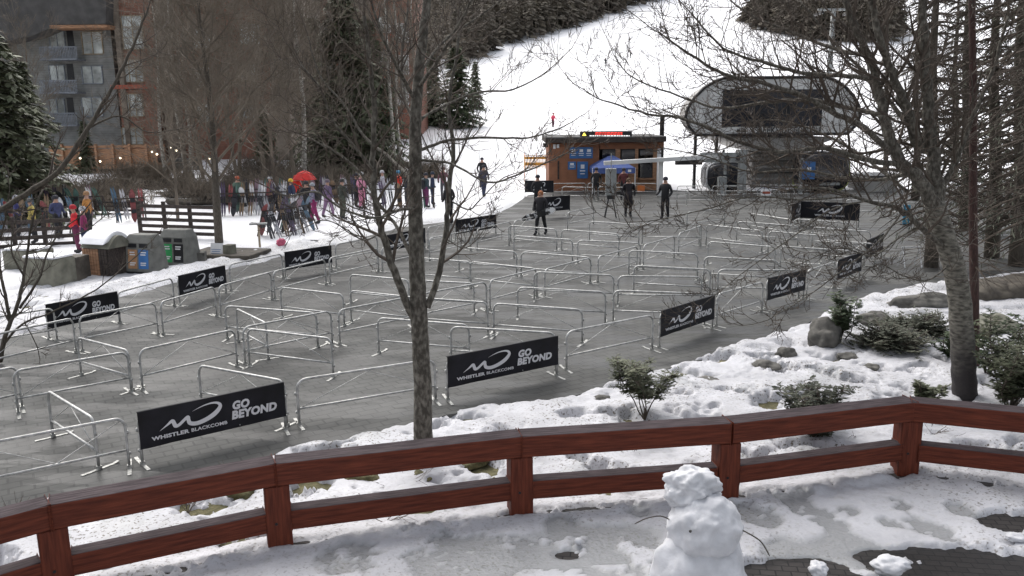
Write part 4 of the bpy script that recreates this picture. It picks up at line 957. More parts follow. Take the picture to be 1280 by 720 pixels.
# ---- recycling bins
def bins(px0, px1, pyb, cols, label, lx):
    c = G((px0 + px1) / 2, pyb, .04); k = F_PX / c.y; w = (px1 - px0) / k; t = empty('recycling_bin', c, math.radians(-14), label, 'bin', 'pair of grey recycling bins')
    h = 1.16; mb = MB(); d = .75
    for s in (0,):
        vs = [(-w / 2, -d / 2, 0), (w / 2, -d / 2, 0), (w / 2, d / 2, 0), (-w / 2, d / 2, 0), (-w * .44, -d * .38, h * .80), (w * .44, -d * .38, h * .80), (w * .44, d * .4, h * .80), (-w * .44, d * .4, h * .80),
              (-w * .36, -d * .18, h), (w * .36, -d * .18, h), (w * .36, d * .3, h), (-w * .36, d * .3, h)]
        fs = [(3, 2, 1, 0)] + [(i, (i + 1) % 4, 4 + (i + 1) % 4, 4 + i) for i in range(4)] + [(4 + i, 4 + (i + 1) % 4, 8 + (i + 1) % 4, 8 + i) for i in range(4)] + [(8, 9, 10, 11)]
        mb.add(vs, fs)
    mb.build('body', M['bin'], t, bevel=.03)
    MB().box((0, 0, .02), (w * 1.04, d * 1.04, .06)).build('base', M['dark_metal'], t)
    def yf(z): return -d / 2 + d * .12 * z / (h * .8) - .004
    def panel(x0, x1, z0, z1, m, nm):
        x0 = w * x0; x1 = w * x1
        return MB().add([(x0, yf(z0) - .004, z0), (x1, yf(z0) - .004, z0), (x1, yf(z1) - .004, z1), (x0, yf(z1) - .004, z1), (x0, yf(z0) + .01, z0), (x1, yf(z0) + .01, z0), (x1, yf(z1) + .01, z1), (x0, yf(z1) + .01, z1)], [(0, 1, 2, 3), (4, 5, 1, 0), (5, 6, 2, 1), (6, 7, 3, 2), (7, 4, 0, 3)]).build(nm, M[m], t)
    for x0, x1, m in cols:
        p = panel(x0, x1, .14, .72, m, 'front_panel')
        mb = MB(); random.seed(int(x0 * 100))
        for i, z in enumerate((.62, .55, .30, .24)):
            a = w * (x0 + (x1 - x0) * .2); b = w * (x1 - (x1 - x0) * random.uniform(.15, .35)); mb.add([(a, yf(z) - .008, z), (b, yf(z) - .008, z), (b, yf(z + .035) - .008, z + .035), (a, yf(z + .035) - .008, z + .035)], [(0, 1, 2, 3)])
        mb.build('lettering', M['white'], p)
        xm = w * (x0 + x1) / 2
        panel((x0 + x1) / 2 - .13, (x0 + x1) / 2 + .13, .78, .90, 'black', 'opening')
bins(160, 206, 339, [(-.30, -.02, 'tan_stripe'), (.03, .33, 'blue_panel')], 'left grey recycling bin with tan and blue front panels', 0)
bins(203, 248, 331, [(-.30, -.02, 'green_panel'), (.03, .33, 'black')], 'right grey recycling bin with green and black front panels', 0)
def woodbin():
    c = G(138, 342, .04); t = empty('wooden_bin', c, math.radians(-20), 'slatted wooden trash enclosure with rounded snow covered lid', 'bin')
    for i in range(9): MB().box((-.52 + i * .105, -.42, .42), (.085, .03, .80)).build('slat', M['cedar'] if i < 6 else M['dark_wood'], t)
    MB().box((-.08, .0, .42), (.96, .78, .80)).build('body', M['dark_wood'], t)
    P = [(-.6, -.46, .84)] + [(-.6, -.46 + .92 * i / 8, .84 + .36 * math.sin(PI * i / 8)) for i in range(1, 8)] + [(-.6, .46, .84)]
    MB().prism(P, (1.1, 0, 0)).build('lid', M['concrete'], t)
    P = [(-.64, -.34 + .86 * i / 8, 1.0 + .32 * math.sin(PI * (.12 + .8 * i / 8))) for i in range(9)] + [(-.64, .5 - 1.0 * i / 6, .95 + .1 * math.sin(PI * i / 6)) for i in range(7)]
    MB().prism(P, (1.0, 0, 0)).build('snow_cap', M['snow_clean'], t, bevel=.04)
woodbin()
def block(px, py, w, d, h, rz, m, name, label, cat, cap=False, tilt=0, z=.02, bev=.03):
    c = G(px, py, z); mb = MB(); mb.box((0, 0, h / 2 - .05), (w, d, h + .1)); o = mb.build(name, M[m], bevel=bev); o.location = c; o.rotation_euler = (tilt, 0, rz); tag(o, label, cat)
    if cap: MB().box((0, 0, h + .045), (w * .97, d * .9, .07)).build('snow_cap', M['snow_clean'], o, bevel=.03)
    return o
block(64, 355, 1.15, .8, .78, -.3, 'concrete', 'concrete_block', 'mossy pale concrete planter block left of the wooden bin', 'planter', True)
block(92, 350, .7, .7, .72, -.15, 'soil', 'concrete_block', 'darker concrete block touching the mossy planter', 'planter')
block(38, 335, 1.2, .8, .6, -.1, 'concrete', 'concrete_block', 'low grey block with snow behind the bare shrub', 'planter', True)
block(285, 322, 2.4, 1.6, .22, -.2, 'soil', 'planter_bed', 'low dark planter bed right of the recycling bins', 'planter')
block(248, 330, .5, .5, .4, .2, 'rock', 'stone_block', 'dark stone beside the right recycling bin', 'rock')
def low_sign():
    c = G(272, 324, .04); t = empty('low_sign', c, math.radians(-15), 'small white notice board leaning on a stone block by the planter bed', 'sign')
    MB().box((.0, 0, .33), (.46, .03, .42), rot=Matrix.Rotation(-.2, 3, 'X')).build('board', M['white'], t); MB().box((.42, .1, .24), (.3, .3, .5)).build('stone', M['concrete'], t)
    mb = MB()
    for i in range(5): mb.box((-.02, -.022 - .02 * 0 - .003 + (.2 - i * .075) * .2, .46 - i * .065), (.36 - .05 * (i % 2), .004, .018), rot=Matrix.Rotation(-.2, 3, 'X'))
    mb.build('print_lines', M['blue_sign'], t)
low_sign()
def stand():
    c = G(325, 310, .04); t = empty('stand_table', c, .2, 'narrow T shaped stand beside the ski rack', 'table'); MB().box((0, 0, .42), (.07, .07, .9)).build('post', M['trim_tan'], t); MB().box((0, 0, .88), (.6, .3, .05)).build('table_top', M['grey_metal'], t)
stand()
# ---- skis and boards
SKC = [(.34, .34, .36), (.03, .03, .035), (.06, .11, .16), (.20, .05, .05), (.06, .12, .10), (.55, .55, .56), (.18, .12, .07), (.07, .05, .09), (.22, .14, .17)]
SKM = [mat('ski_topsheet', c, .35, var=.5, scale=2.5, stretch=(2, 2, 1)) for c in SKC]
def ski_mesh(kind, m):
    mb = MB(); n = 12; L = 1.72 if kind == 'ski' else 1.55; W = .10 if kind == 'ski' else .28
    for s in ((-1, 1) if kind == 'ski' else (0,)):
        vs = []
        for i in range(n + 1):
            f = i / n; z = L * f; w = W / 2 * (1 - .18 * math.sin(PI * f)) * min(1, .25 + 5 * f, .2 + 6.5 * (1 - f)); y = .10 * max(0, f - .87) / .13 * (-1)
            cx = s * .055
            vs += [(cx - w, y, z), (cx + w, y, z), (cx + w, y + .014, z), (cx - w, y + .014, z)]
        fs = [(4 * i + j, 4 * i + (j + 1) % 4, 4 * i + 4 + (j + 1) % 4, 4 * i + 4 + j) for i in range(n) for j in range(4)] + [(3, 2, 1, 0), (4 * n, 4 * n + 1, 4 * n + 2, 4 * n + 3)]
        mb.add(vs, fs)
        if kind == 'ski': mb.box((s * .055, -.02, .78), (.07, .05, .22), mi=1); mb.box((s * .055, -.035, .95), (.065, .06, .06), mi=1)
        else: mb.box((0, -.03, .5), (.2, .06, .16), mi=1); mb.box((0, -.03, 1.02), (.2, .06, .16), mi=1)
    return mb.mesh('skis', [m, M['black']])
SKIS = [ski_mesh('ski', m) for m in SKM]; BOARDS = [ski_mesh('board', m) for m in SKM]
CN = ['silver', 'black', 'blue', 'red', 'green', 'white', 'orange', 'purple', 'pink']
def rack(px, py, L, rz, label, where, nski, seed):
    random.seed(seed); c = G(px, py, 0); c.z = zat(c.x, c.y); t = empty('ski_rack', c, rz, label, 'ski rack')
    mb = MB(); mb.tube([(-L / 2, 0, 1.02), (L / 2, 0, 1.02)], .03, 8); mb.build('rail', M['dark_wood'], t)
    for s in (-1, 1):
        for q in (-1, 1): MB().tube([(s * L / 2, q * .45, 0), (s * L / 2, 0, 1.04)], .03, 6).build('leg', M['dark_wood'], t)
    R_ = Matrix.Rotation(rz, 3, 'Z')
    for i in range(nski):
        f = (i + .5) / nski; side = -1 if i % 2 else 1; lx = -L / 2 + L * f + random.uniform(-.03, .03); ci = random.randrange(len(SKIS)); bd = random.random() < .25
        loc = c + R_ @ Vector((lx, side * -.52, .0)); me = (BOARDS if bd else SKIS)[ci]
        o = put('snowboard' if bd else 'ski_pair', me, None, loc); tl = random.uniform(-.16, .16)
        o.rotation_euler = (side * -random.uniform(.42, .5), tl, rz) if side > 0 else (random.uniform(.42, .5), tl, rz)
        o.rotation_euler = (-.46 if side > 0 else .46, tl, rz)
        tag(o, f'{CN[ci]} {"snowboard" if bd else "skis"} on the {where}, {ORD[i % 13] if i < 13 else ORD[17 - i] + " counted from right"}{" from left" if i < 13 else ""}', 'snowboard' if bd else 'skis', 'skis and boards on the racks')
rack(352, 296, 1.6, .9, 'nearest ski rack with crossed skis beside the barriers', 'nearest rack', 10, 1)
rack(372, 290, 1.5, 1.1, 'second ski rack just right of the nearest one', 'second rack', 8, 2)
rack(315, 270, 3.4, .25, 'long ski rack behind the dark tree trunk', 'long rack behind the trunk', 18, 3)
rack(345, 262, 3.0, .2, 'ski rack at the back left of the crowd', 'back rack left of the crowd', 14, 4)
rack(40, 292, 3.4, .1, 'ski rack by the far left fence', 'far left rack', 12, 5)
rack(90, 276, 3.0, .1, 'ski rack before the slatted fence at left', 'rack before the left fence', 10, 6)
rack(165, 278, 1.2, .4, 'short ski rack left of the slatted fence behind the bins', 'short rack behind the bins', 4, 7)
rack(425, 258, 3.6, .15, 'ski rack among the standing crowd', 'rack among the crowd', 12, 8)
rack(505, 262, 3.0, .15, 'ski rack half behind the foreground trunk', 'rack behind the foreground trunk', 8, 9)
# ---- ticket hut
def hut():
    Y = 51.5; t = empty('ticket_hut', (0, 0, 0), 0, 'low red cedar ticket hut with flat roof at the foot of the slope', 'hut')
    pb(MB(), 686, 178, 750, 0, Y, 4.5, z0=-.1).build('wall', M['kiosk_wood'], t)
    # front wall right part, around the serving openings
    pb(MB(), 750, 178, 830, 186, Y, 4.5).build('wall', M['kiosk_wood'], t)
    w = MB(); pb(w, 771, 186, 777, 0, Y, .3, z0=-.1); pb(w, 796, 186, 800, 0, Y, .3, z0=-.1); pb(w, 819, 186, 824, 0, Y, .3, z0=-.1); pb(w, 750, 201, 753, 0, Y, .3, z0=-.1); pb(w, 753, 201, 771, 0, Y + .02, .25, z0=-.1); pb(w, 777, 201, 796, 0, Y + .02, .25, z0=-.1); pb(w, 800, 223, 819, 0, Y + .02, .25, z0=-.1); w.build('front_posts', M['cedar'], t)
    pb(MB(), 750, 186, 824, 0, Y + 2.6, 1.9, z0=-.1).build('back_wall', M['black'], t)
    pb(MB(), 824, 186, 829, 0, Y, 4.5, z0=-.1).build('side_wall', M['white'], t)
    r = MB(); pb(r, 682, 172.5, 833, 178, Y - .7, 5.8); r.build('roof', M['dark_wood'], t); pb(MB(), 682, 171, 833, 172.4, Y - .7, 5.8).build('snow_cap', M['roof'], t)
    for x0, y0, x1, y1 in ((753, 187, 771, 200), (777, 187, 796, 200), (800, 187, 819, 194)): pb(MB(), x0, y0, x1, y1, Y + .06, .05).build('window', M['glass_dark'], t)
    pb(MB(), 800, 205, 819, 223, Y + .1, .05).build('serving_window', M['glass_dark'], t)
    pb(MB(), 799, 223, 820, 224.5, Y - .3, .5).build('counter', M['cedar'], t)
    for x0, y0, x1, y1, k in ((712, 184, 741, 198, 3), (710, 202, 720, 212, 1), (721.5, 202, 735, 223, 1)):
        s = pb(MB(), x0, y0, x1, y1, Y - .06, .05).build('blue_notice', M['blue_sign'], t); mb = MB(); w = x1 - x0; h = y1 - y0
        for i in range(k):
            cx = x0 + w * (i + .5) / k; pb(mb, cx - 2.3, y0 + h * .18, cx + 2.3, y0 + h * .42, Y - .075, .012)
            pb(mb, cx - 3.3, y0 + h * .52, cx + 3.3, y0 + h * .58, Y - .075, .012); pb(mb, cx - 2.8, y0 + h * .70, cx + 2.8, y0 + h * .75, Y - .075, .012)
        mb.build('symbols', M['white'], s)
    pb(MB(), 691.5, 180.5, 694.5, 186, Y - .15, .12).build('wall_lamp', M['white'], t); pb(MB(), 696, 180.5, 699, 185, Y - .15, .12).build('wall_box', M['white'], t)
    c = MB(); pb(c, 679, 179, 685, 184, Y - .3, .3); c.build('camera_box', M['dark_metal'], t); pb(MB(), 697, 201, 699, 224, Y - .05, .05).build('downpipe', M['dark_wood'], t)
    s = pb(MB(), 725, 164, 790, 171, Y - .2, .2).build('screen', M['black'], t)
    mb = MB(); random.seed(2)
    for row_, (ya, m) in enumerate(((165.2, 0), (167.1, 0), (169.1, 1))):
        x = 744 if row_ < 2 else 737; e = 778 if row_ < 2 else 787
        while x < e: w = random.uniform(1.6, 4.4); pb(mb, x, ya, min(x + w, e), ya + 1.25, Y - .215, .01, mi=m); x += w + .7
    mb.build('led_text', [M['led_red'], M['led_white']], s)
    a, b, c = D(727.5, 169.6, Y - .22), D(733, 169.6, Y - .22), D(730.2, 165.4, Y - .22); MB().add([a, b, c], [(0, 1, 2)]).build('warning_triangle', M['led_yellow'], s)
hut()
def net():
    t = empty('safety_net', (0, 0, 0), 0, 'yellow orange safety net standing in the snow left of the ticket hut', 'net'); Y = 56
    mb = MB()
    for i in range(17): x = 655 + i * 1.9; pb(mb, x, 194, x + .55, 210, Y, .02)
    for i in range(9): y = 194 + i * 2; pb(mb, 655, y, 686, y + .55, Y + .03, .02)
    pb(mb, 655, 196, 686, 199, Y + .06, .02); pb(mb, 655, 203, 686, 207, Y + .06, .02)
    mb.build('mesh', M['net'], t)
    for x in (655, 670, 685): pb(MB(), x - .4, 191, x + .4, 0, Y + .1, .06, z0=0).build('pole', M['orange'], t)
net()
def tent():
    Y = 49.3; t = empty('canopy_tent', (0, 0, 0), 0, 'small blue pop up canopy in front of the ticket hut', 'tent')
    a, b = D(741, 214, Y), D(794, 214, Y); zt, ze, zv = D(766, 197, Y).z, D(766, 210, Y).z, D(766, 217, Y).z; d = b.x - a.x; cx = (a.x + b.x) / 2; cy = Y + d / 2
    v = [(a.x, Y, ze), (b.x, Y, ze), (b.x, Y + d, ze), (a.x, Y + d, ze)]; q = .09 * d
    up = [(cx - q, cy - q, zt), (cx + q, cy - q, zt), (cx + q, cy + q, zt), (cx - q, cy + q, zt)]; lo = [(x, y, zv) for x, y, z in v]
    MB().add(v + up + lo + [(cx, cy, zt + .08)], [(0, 1, 5, 4), (1, 2, 6, 5), (2, 3, 7, 6), (3, 0, 4, 7), (4, 5, 12), (5, 6, 12), (6, 7, 12), (7, 4, 12), (8, 9, 1, 0), (9, 10, 2, 1), (10, 11, 3, 2), (11, 8, 0, 3)]).build('canopy', M['blue_canvas'], t)
    pb(MB(), 785, 212, 789, 215, Y - .02, .01).build('patch', M['white'], t)
    for x, y, z in v: MB().tube([(x, y + (.03 if y == Y else -.03), 0), (x, y + (.03 if y == Y else -.03), ze)], .03, 6).build('leg', M['white'], t)
tent()
def gate():
    t = empty('ticket_gate', (0, 0, 0), 0, 'long grey overhead ticket gate beam with round lamps between the hut and the gondola', 'gate'); Y = 47.5
    a, b = D(755, 204, Y), D(895, 196, Y); MB().beam((a.x, a.y, a.z), (b.x, b.y, b.z + .02), .35, .22).build('beam', M['light_metal'], t)
    pb(MB(), 845, 200, 878, 206, Y + .4, .3).build('under_box', M['black'], t)
    p = pb(MB(), 876, 191, 929, 203, Y - .05, .35).build('lamp_panel', M['grey_metal'], t)
    for x in (881, 895, 909, 923):
        c = D(x, 197.5, Y - .08); mb = MB(); mb.tube([c, c + Vector((0, .05, 0))], .15, 14); mb.build('round_lamp', M['white'] if x < 900 else M['black'], p)
    pb(MB(), 930, 187, 939, 0, Y - .1, .4, z0=0).build('column', M['grey_metal'], t)
    pb(MB(), 910, 203, 913, 0, Y, .12, z0=1.2).build('thin_post', M['grey_metal'], t); pb(MB(), 903, 221, 913.5, 0, Y - .1, .35, z0=0).build('cabinet', M['grey_metal'], t)
    pb(MB(), 826, 198, 832, 0, Y + .2, .2, z0=0).build('column', M['light_metal'], t)
gate()
def utility_box(px, py, w, label):
    c = G(px, py, 0); t = empty('information_stand', c, -.05, label, 'stand'); MB().box((0, 0, 1.62), (.48, .30, 1.2)).build('cabinet', M['grey_metal'], t, bevel=.02)
    MB().box((0, 0, .93), (.34, .24, .16)).build('mount', M['black'], t)
    for s in (-1, 1):
        for q in (-1, 1): MB().tube([(s * .08, q * .08, .95), (s * .26, q * .22, 0)], .022, 6).build('leg', M['black'], t)
    MB().tube([(0, 0, 2.22), (0, 0, 2.9)], .02, 6).build('mast', M['grey_metal'], t)
utility_box(763, 272, .5, 'grey cabinet on black tripod legs standing in the queue area')
o = pb(MB(), 797, 232, 806, 240, 48, .04).build('orange_notice', M['orange']); tag(o, 'small orange plate fixed on the railings before the hut', 'sign')
def pole(px, py0, Y, r, label, m='dark_metal', z0=0):
    a = D(px, py0, Y); mb = MB(); mb.tube([(a.x, Y, z0), (a.x, Y, a.z)], r, 8); o = mb.build('steel_pole', M[m]); tag(o, label, 'pole')
pole(828, 145, 57, .16, 'dark steel pole rising behind the right end of the ticket hut'); 
def tower():
    t = empty('lift_tower', (0, 0, 0), 0, 'pale lift tower standing on the slope behind the birch branches', 'lift tower'); Y = 95
    a = D(1042, 12, Y); mb = MB(); mb.tube([(a.x, Y, 1), (a.x, Y, a.z)], [.34, .24], 12); mb.build('mast', M['grey_metal'], t, True)
    MB().box((a.x, Y, a.z), (3.4, .22, .22)).build('crossarm', M['grey_metal'], t)
    for s in (-1, 1): MB().box((a.x + s * 1.6, Y, a.z - .4), (.2, 2.6, .25)).build('sheave_train', M['dark_metal'], t)
tower()
# ---- gondola station
def station():
    Y = 50.5; t = empty('gondola_station', (0, 0, 0), 0, 'gondola station with big rounded grey hood and dark glass front', 'lift station')
    def P(x, y, yy=Y): return D(x, y, yy)
    k = 6
    left = [P(870, 169), P(861, 158), P(857, 146), P(860, 135), P(868, 122), P(880, 110), P(893, 102), P(905, 97.5)]
    cx = P(967, 130).x
    right = [Vector((2 * cx - p.x, p.y, p.z)) for p in left[::-1]]
    outl = left + right
    # shell: body rounded towards the back by shrinking rings
    mb = MB(); rings = []
    c = Vector((cx, Y, 4.9)); n = len(outl)
    for yy, s in ((0, .985), (.12, 1.0), (2.2, .97), (4.5, .90), (6.2, .78), (7.4, .55)):
        for p in outl: mb.v.append((cx + (p.x - cx) * s, Y + yy, c.z + (p.z - c.z) * (s if yy > 1 else 1)))
    for r in range(5):
        for i in range(n): mb.f.append((r * n + i, r * n + (i + 1) % n, (r + 1) * n + (i + 1) % n, (r + 1) * n + i)); mb.m.append(0)
    mb.f.append(tuple(range(n))[::-1]); mb.m.append(1); mb.f.append(tuple(5 * n + i for i in range(n))); mb.m.append(0)
    mb.build('hood', [M['soffit'], M['light_metal']], t, smooth=False)
    # rim around the hood front
    mb = MB(); mb.tube([Vector((p.x, Y - .03, p.z)) for p in outl], .09, 6, closed=True); mb.build('rim', M['dark_metal'], t)
    g = pb(MB(), 903, 112, 1028, 158, Y - .05, .06).build('front_glass', M['glass_dark'], t); mb = MB()
    for y in (127, 142): 
        for x0, x1 in ((903, 943), (945, 985), (987, 1028)): pb(mb, x0, y, x1, y + .6, Y - .08, .03)
    for x in (944, 986): pb(mb, x - .3, 112, x + .3, 158, Y - .075, .03)
    pb(mb, 923, 130, 975, 130.5, Y - .085, .02); pb(mb, 930, 145, 960, 145.6, Y - .085, .02); mb.build('glazing_bars', M['dark_metal'], g)
    # soffit wedge below
    a = [P(903, 172, Y + .3), P(1047, 172, Y + .3), P(1000, 190, Y + .3), P(948, 190, Y + .3)]; MB().prism(a, (0, 7, 0)).build('soffit', M['soffit'], t)
    for x in (873, 900): pb(MB(), x - 1.5, 170, x + 1.5, 0, Y + 1, .3, z0=0).build('column', M['dark_metal'], t)
    pb(MB(), 946, 190, 1002, 0, Y + 1.5, 4, z0=0).build('machine_house', M['soffit'], t)
    for i in range(5): pb(MB(), 944 - 14, 193 + i * 7.5, 1002, 194.5 + i * 7.5, Y + .9, .25).build('pipe', M['dark_metal'] if i % 2 else M['soffit'], t)
    pb(MB(), 993, 200, 999, 240, Y + .6, .3).build('yellow_trim', M['yellow_green'], t)
    m = mat('letter_black', (.02, .02, .02), .5)
    for tx, sx, x, z in (('CREEKSIDE', 46.5, 940.5, 163.2), ('GONDOLA', 34, 987 + 5, 163.2)):
        p = P(x, z, Y); w = sx / 20.5; me = text_mesh([(tx, .56, 0, 0, 0, .012, w)], 0, 'sign_lettering', m); put('sign_lettering', me, t, (p.x, Y - .06, p.z))
    # logo marks left of the name
    for x in (921, 929): pb(MB(), x, 161.5, x + 4, 165, Y - .06, .02).build('emblem', m, t)
station()
def cabin(x0, x1, y0, y1, label, sgn, sign=False):
    Y = 48.6; t = empty('gondola_cabin', (0, 0, 0), 0, label, 'gondola cabin', 'cabins in the station'); a, b = D(x0, y1, Y), D(x1, y0, Y)
    w = b.x - a.x; h = b.z - a.z; cx = (a.x + b.x) / 2; mb = MB(); n = 22; vs = []
    prof = [(math.copysign(abs(math.cos(t_)) ** .55, math.cos(t_)), math.copysign(abs(math.sin(t_)) ** .6, math.sin(t_))) for t_ in [2 * PI * i / n for i in range(n)]]
    for yy, s in ((0, .78), (.18, .93), (.5, 1), (1.9, 1), (2.2, .9)):
        vs += [(cx + w / 2 * s * p[0], Y + yy, a.z + h / 2 + h / 2 * s * p[1]) for p in prof]
    mb.add(vs, [(r * n + i, r * n + (i + 1) % n, (r + 1) * n + (i + 1) % n, (r + 1) * n + i) for r in range(4) for i in range(n)] + [tuple(range(n))[::-1], tuple(4 * n + i for i in range(n))])
    mb.build('shell', M['cabin'], t, smooth=True)
    vs = [(cx + w * .36 * p[0], Y - .015, a.z + h * .60 + h * .26 * p[1]) for p in prof]; MB().prism(vs, (0, .1, 0)).build('window', M['glass_dark'], t)
    MB().box((cx + w * .05, Y - .03, a.z + h * .2), (w * .42, .02, h * .07)).build('marking', M['grey_metal'], t)
    mb = MB(); mb.tube([(cx, Y + 1.1, a.z + h * .98), (cx, Y + 1.1, a.z + h + .7)], .06, 6); mb.build('hanger', M['dark_metal'], t)
    q = [(cx + w / 2 * .99 * p[0], Y + .35, a.z + h / 2 + h / 2 * 1.01 * p[1]) for p in prof if p[0] * sgn > .2]; q.sort(key=lambda v: v[2])
    MB().tube(q, .06, 6).build('edge_trim', M['yellow_green'] if sgn > 0 else M['white'], t)
cabin(884, 935, 203, 240, 'black gondola cabin left of the machine house', -1)
cabin(1003, 1067, 190, 240, 'black gondola cabin with rounded end right of the machine house', 1)
o = pb(MB(), 1003, 202, 1019, 224, 48.2, .06).build('blue_sign', M['blue_sign']); tag(o, 'blue notice with white star hanging beside the right cabin', 'sign')
pb(MB(), 1008.5, 209, 1014, 215, 48.17, .02).build('symbol', M['white'], o); pb(MB(), 1000, 198, 1004, 243, 48.4, .2).build('post', M['grey_metal'], o)
def hut2():
    t = empty('utility_hut', (0, 0, 0), 0, 'low dark grey box with snowy surroundings right of the gondola', 'hut'); Y = 49
    pb(MB(), 1090, 222, 1132, 0, Y, 2.5, z0=0).build('wall', M['soffit'], t); pb(MB(), 1088, 219.5, 1134, 221.9, Y - .2, 2.9).build('roof', M['black'], t)
hut2()
c = G(1132, 281, 0); t = empty('bollard_sign', c, 0, 'narrow blue upright sign at the far right of the plaza', 'sign'); MB().box((0, 0, .42), (.26, .06, .8)).build('panel', mat('cyan_panel', (.03, .25, .42), .5, var=.1), t); MB().box((0, 0, .02), (.36, .3, .04)).build('base', M['dark_metal'], t)
mb = MB()
for i in range(4): mb.box((0, -.034, .70 - i * .14), (.12, .006, .05))
mb.build('print_marks', M['white'], t)
c = G(1137, 333, 0); t = empty('trestle', c, .1, 'small white folding trestle by the plaza edge left of the birch', 'trestle'); MB().tube([(-.3, 0, .6), (.3, 0, .6)], .022, 6).build('top_bar', M['white'], t)
for s in (-1, 1): MB().tube([(s * .27, -.2, 0), (s * .27, 0, .6), (s * .27, .2, 0)], .018, 6).build('leg', M['white'], t)
# red frame sign at the gondola maze
c = G(957, 256, 0); t = empty('notice_board', c, .05, 'small red and white notice on a stand among the railings below the gondola', 'sign')
MB().box((0, 0, .62), (.5, .03, .30)).build('board', M['white'], t); MB().box((0, -.02, .62), (.40, .01, .12)).build('red_band', M['trim_red'], t); MB().tube([(-.18, 0, 0), (-.18, 0, .5)], .02, 6).build('leg', M['grey_metal'], t); MB().tube([(.18, 0, 0), (.18, 0, .5)], .02, 6).build('leg', M['grey_metal'], t)
# two red parasols behind the skiers
for px, py, lab in ((383, 272, 'bright red patio umbrella above the skiers'),):
    c = G(px, 262, 0); c.z = zat(c.x, c.y); t = empty('parasol', c, 0, lab, 'umbrella'); MB().tube([(0, 0, 0), (0, 0, 1.95)], .02, 6).build('pole', M['white'], t)
    MB().lathe([(.62, 1.45), (.60, 1.5), (.35, 1.78), (.03, 1.92)], n=8).build('canopy', mat('red_canvas', (.62, .03, .025), .7, var=.2, scale=3), t)
# low mound with brush at the slope foot and snow ridge
def mound(px, y, w, h, label, seed):
    p = D(px, 200, y); z = zat(p.x, y); mb = MB(); mb.ball((0, 0, -.1), 1, 4, amp=.7, fr=2.2, seed=seed, sq=(w * .42, w * .25, h * .45)); o = mb.build('brush_pile', M['soil'], smooth=True); o.location = (p.x, y, z); tag(o, label, 'brush pile')
    random.seed(seed); tw = MB()
    for k in range(int(60 * w)): grow(tw, Vector((random.gauss(0, w * .24), random.gauss(0, w * .12), h * .15)), Vector((random.uniform(-.8, .8), random.uniform(-.7, .5), .8)), h * random.uniform(.5, 1.1), .016, 0, 1, .02, (5,), .3, .8, .010)
    tw.build('twigs', M['twig_far'], o)
mound(470, 58, 5, 1.5, 'dark brush pile below the tall conifer', 1); mound(535, 60, 2.6, 1.2, 'small dark brush pile right behind the foreground trunk', 2); mound(415, 60, 4, 1.2, 'low brush behind the standing skiers', 3); mound(330, 57, 6, 1.6, 'long brush thicket behind the back ski rack', 4); mound(240, 50, 5, .9, 'low brush behind the slatted fence', 5)
mound(300, 46, 7, 1.5, 'brush thicket right behind the dark tree trunk', 7); mound(395, 51, 6, 1.4, 'brush thicket behind the middle of the crowd', 8); mound(180, 56, 7, 1.6, 'brush thicket right of the terrace end', 9)
mound(60, 46, 6, 1.3, 'brush thicket behind the far left ski rack', 10); mound(135, 44, 4, 1.0, 'brush behind the left slatted fence', 11); mound(-10, 40, 6, 1.2, 'brush at the foot of the broad left conifer', 12)
mound(130, 52, 4, 1.0, 'brush under the terrace left end', 6)
# ---------------------------------------------------------------- snowman and loose snow
def snowman():
    c = G(872, 738, DECK); t = empty('snowman', c, 0, 'leaning melting snowman with thin stick arms in the foreground', 'snowman')
    k = F_PX / c.y
    def Q(px, py, dy=0): return D(px, py, c.y + dy) - c
    def lump(name, px, py, r, seed, sq, dy=0, amp=.16):
        p = Q(px, py, dy); mb = MB(); mb.ball(p, r, 5, amp=amp, fr=1.9, seed=seed, sq=sq)
        mb.v = [tuple(Vector(q) + (Vector(q) - p).normalized() * (.010 * mn.noise(Vector(q) * 14) + .012 * mn.noise(Vector(q) * 6.5))) for q in mb.v]; return mb.build(name, M['snow_lump'], t, smooth=True)
    lump('lower_body', 874, 718, .455, 1, (1.0, .85, 1.1), 0, .11)
    lump('middle_body', 880, 659, .355, 2, (1.0, .9, .98), .0, .14)
    lump('head', 865, 609, .235, 3, (1.15, .9, .82), .14, .26)
    MB().tube(smooth_pts([Q(838, 650, -.05), Q(825, 645, -.1), Q(808, 648, -.1), Q(793, 655, -.1)], 4), [.006] * 12 + [.003], 5).build('stick_arm', M['bark'], t)
    MB().tube(smooth_pts([Q(922, 660, -.1), Q(938, 668, -.2), Q(952, 678, -.2), Q(962, 695, -.2)], 4), [.007] * 12 + [.004], 5).build('stick_arm', M['bark'], t)
    p = Q(863, 664, -.335); MB().ball(p, .014, 2, amp=.3).build('pebble_eye', M['rock'], t)
snowman()
def ball_at(px, py, r, label, seed, amp=.15, z=DECK + .03, name='snowball', sq=(1, 1, .9)):
    c = G(px, py, z); mb = MB(); mb.ball((0, 0, r * .6), r, 4, amp=amp, fr=1.6, seed=seed, sq=sq); o = mb.build(name, M['snow_lump'], smooth=True); o.location = c; tag(o, label, 'snowball', 'loose lumps of snow on the deck')
ball_at(723, 679, .042, 'small round snowball by the wet patch', 5, .06)
ball_at(1112, 716, .13, 'larger lump of snow on the dark pavers at the lower right', 6, .3, sq=(1.4, 1, .7)); ball_at(1022, 718, .09, 'small lump of snow on the pavers right of the snowman', 7, .3); ball_at(1268, 676, .07, 'lump of snow on the pavers near the right edge', 8, .3, sq=(1.5, 1, .6))
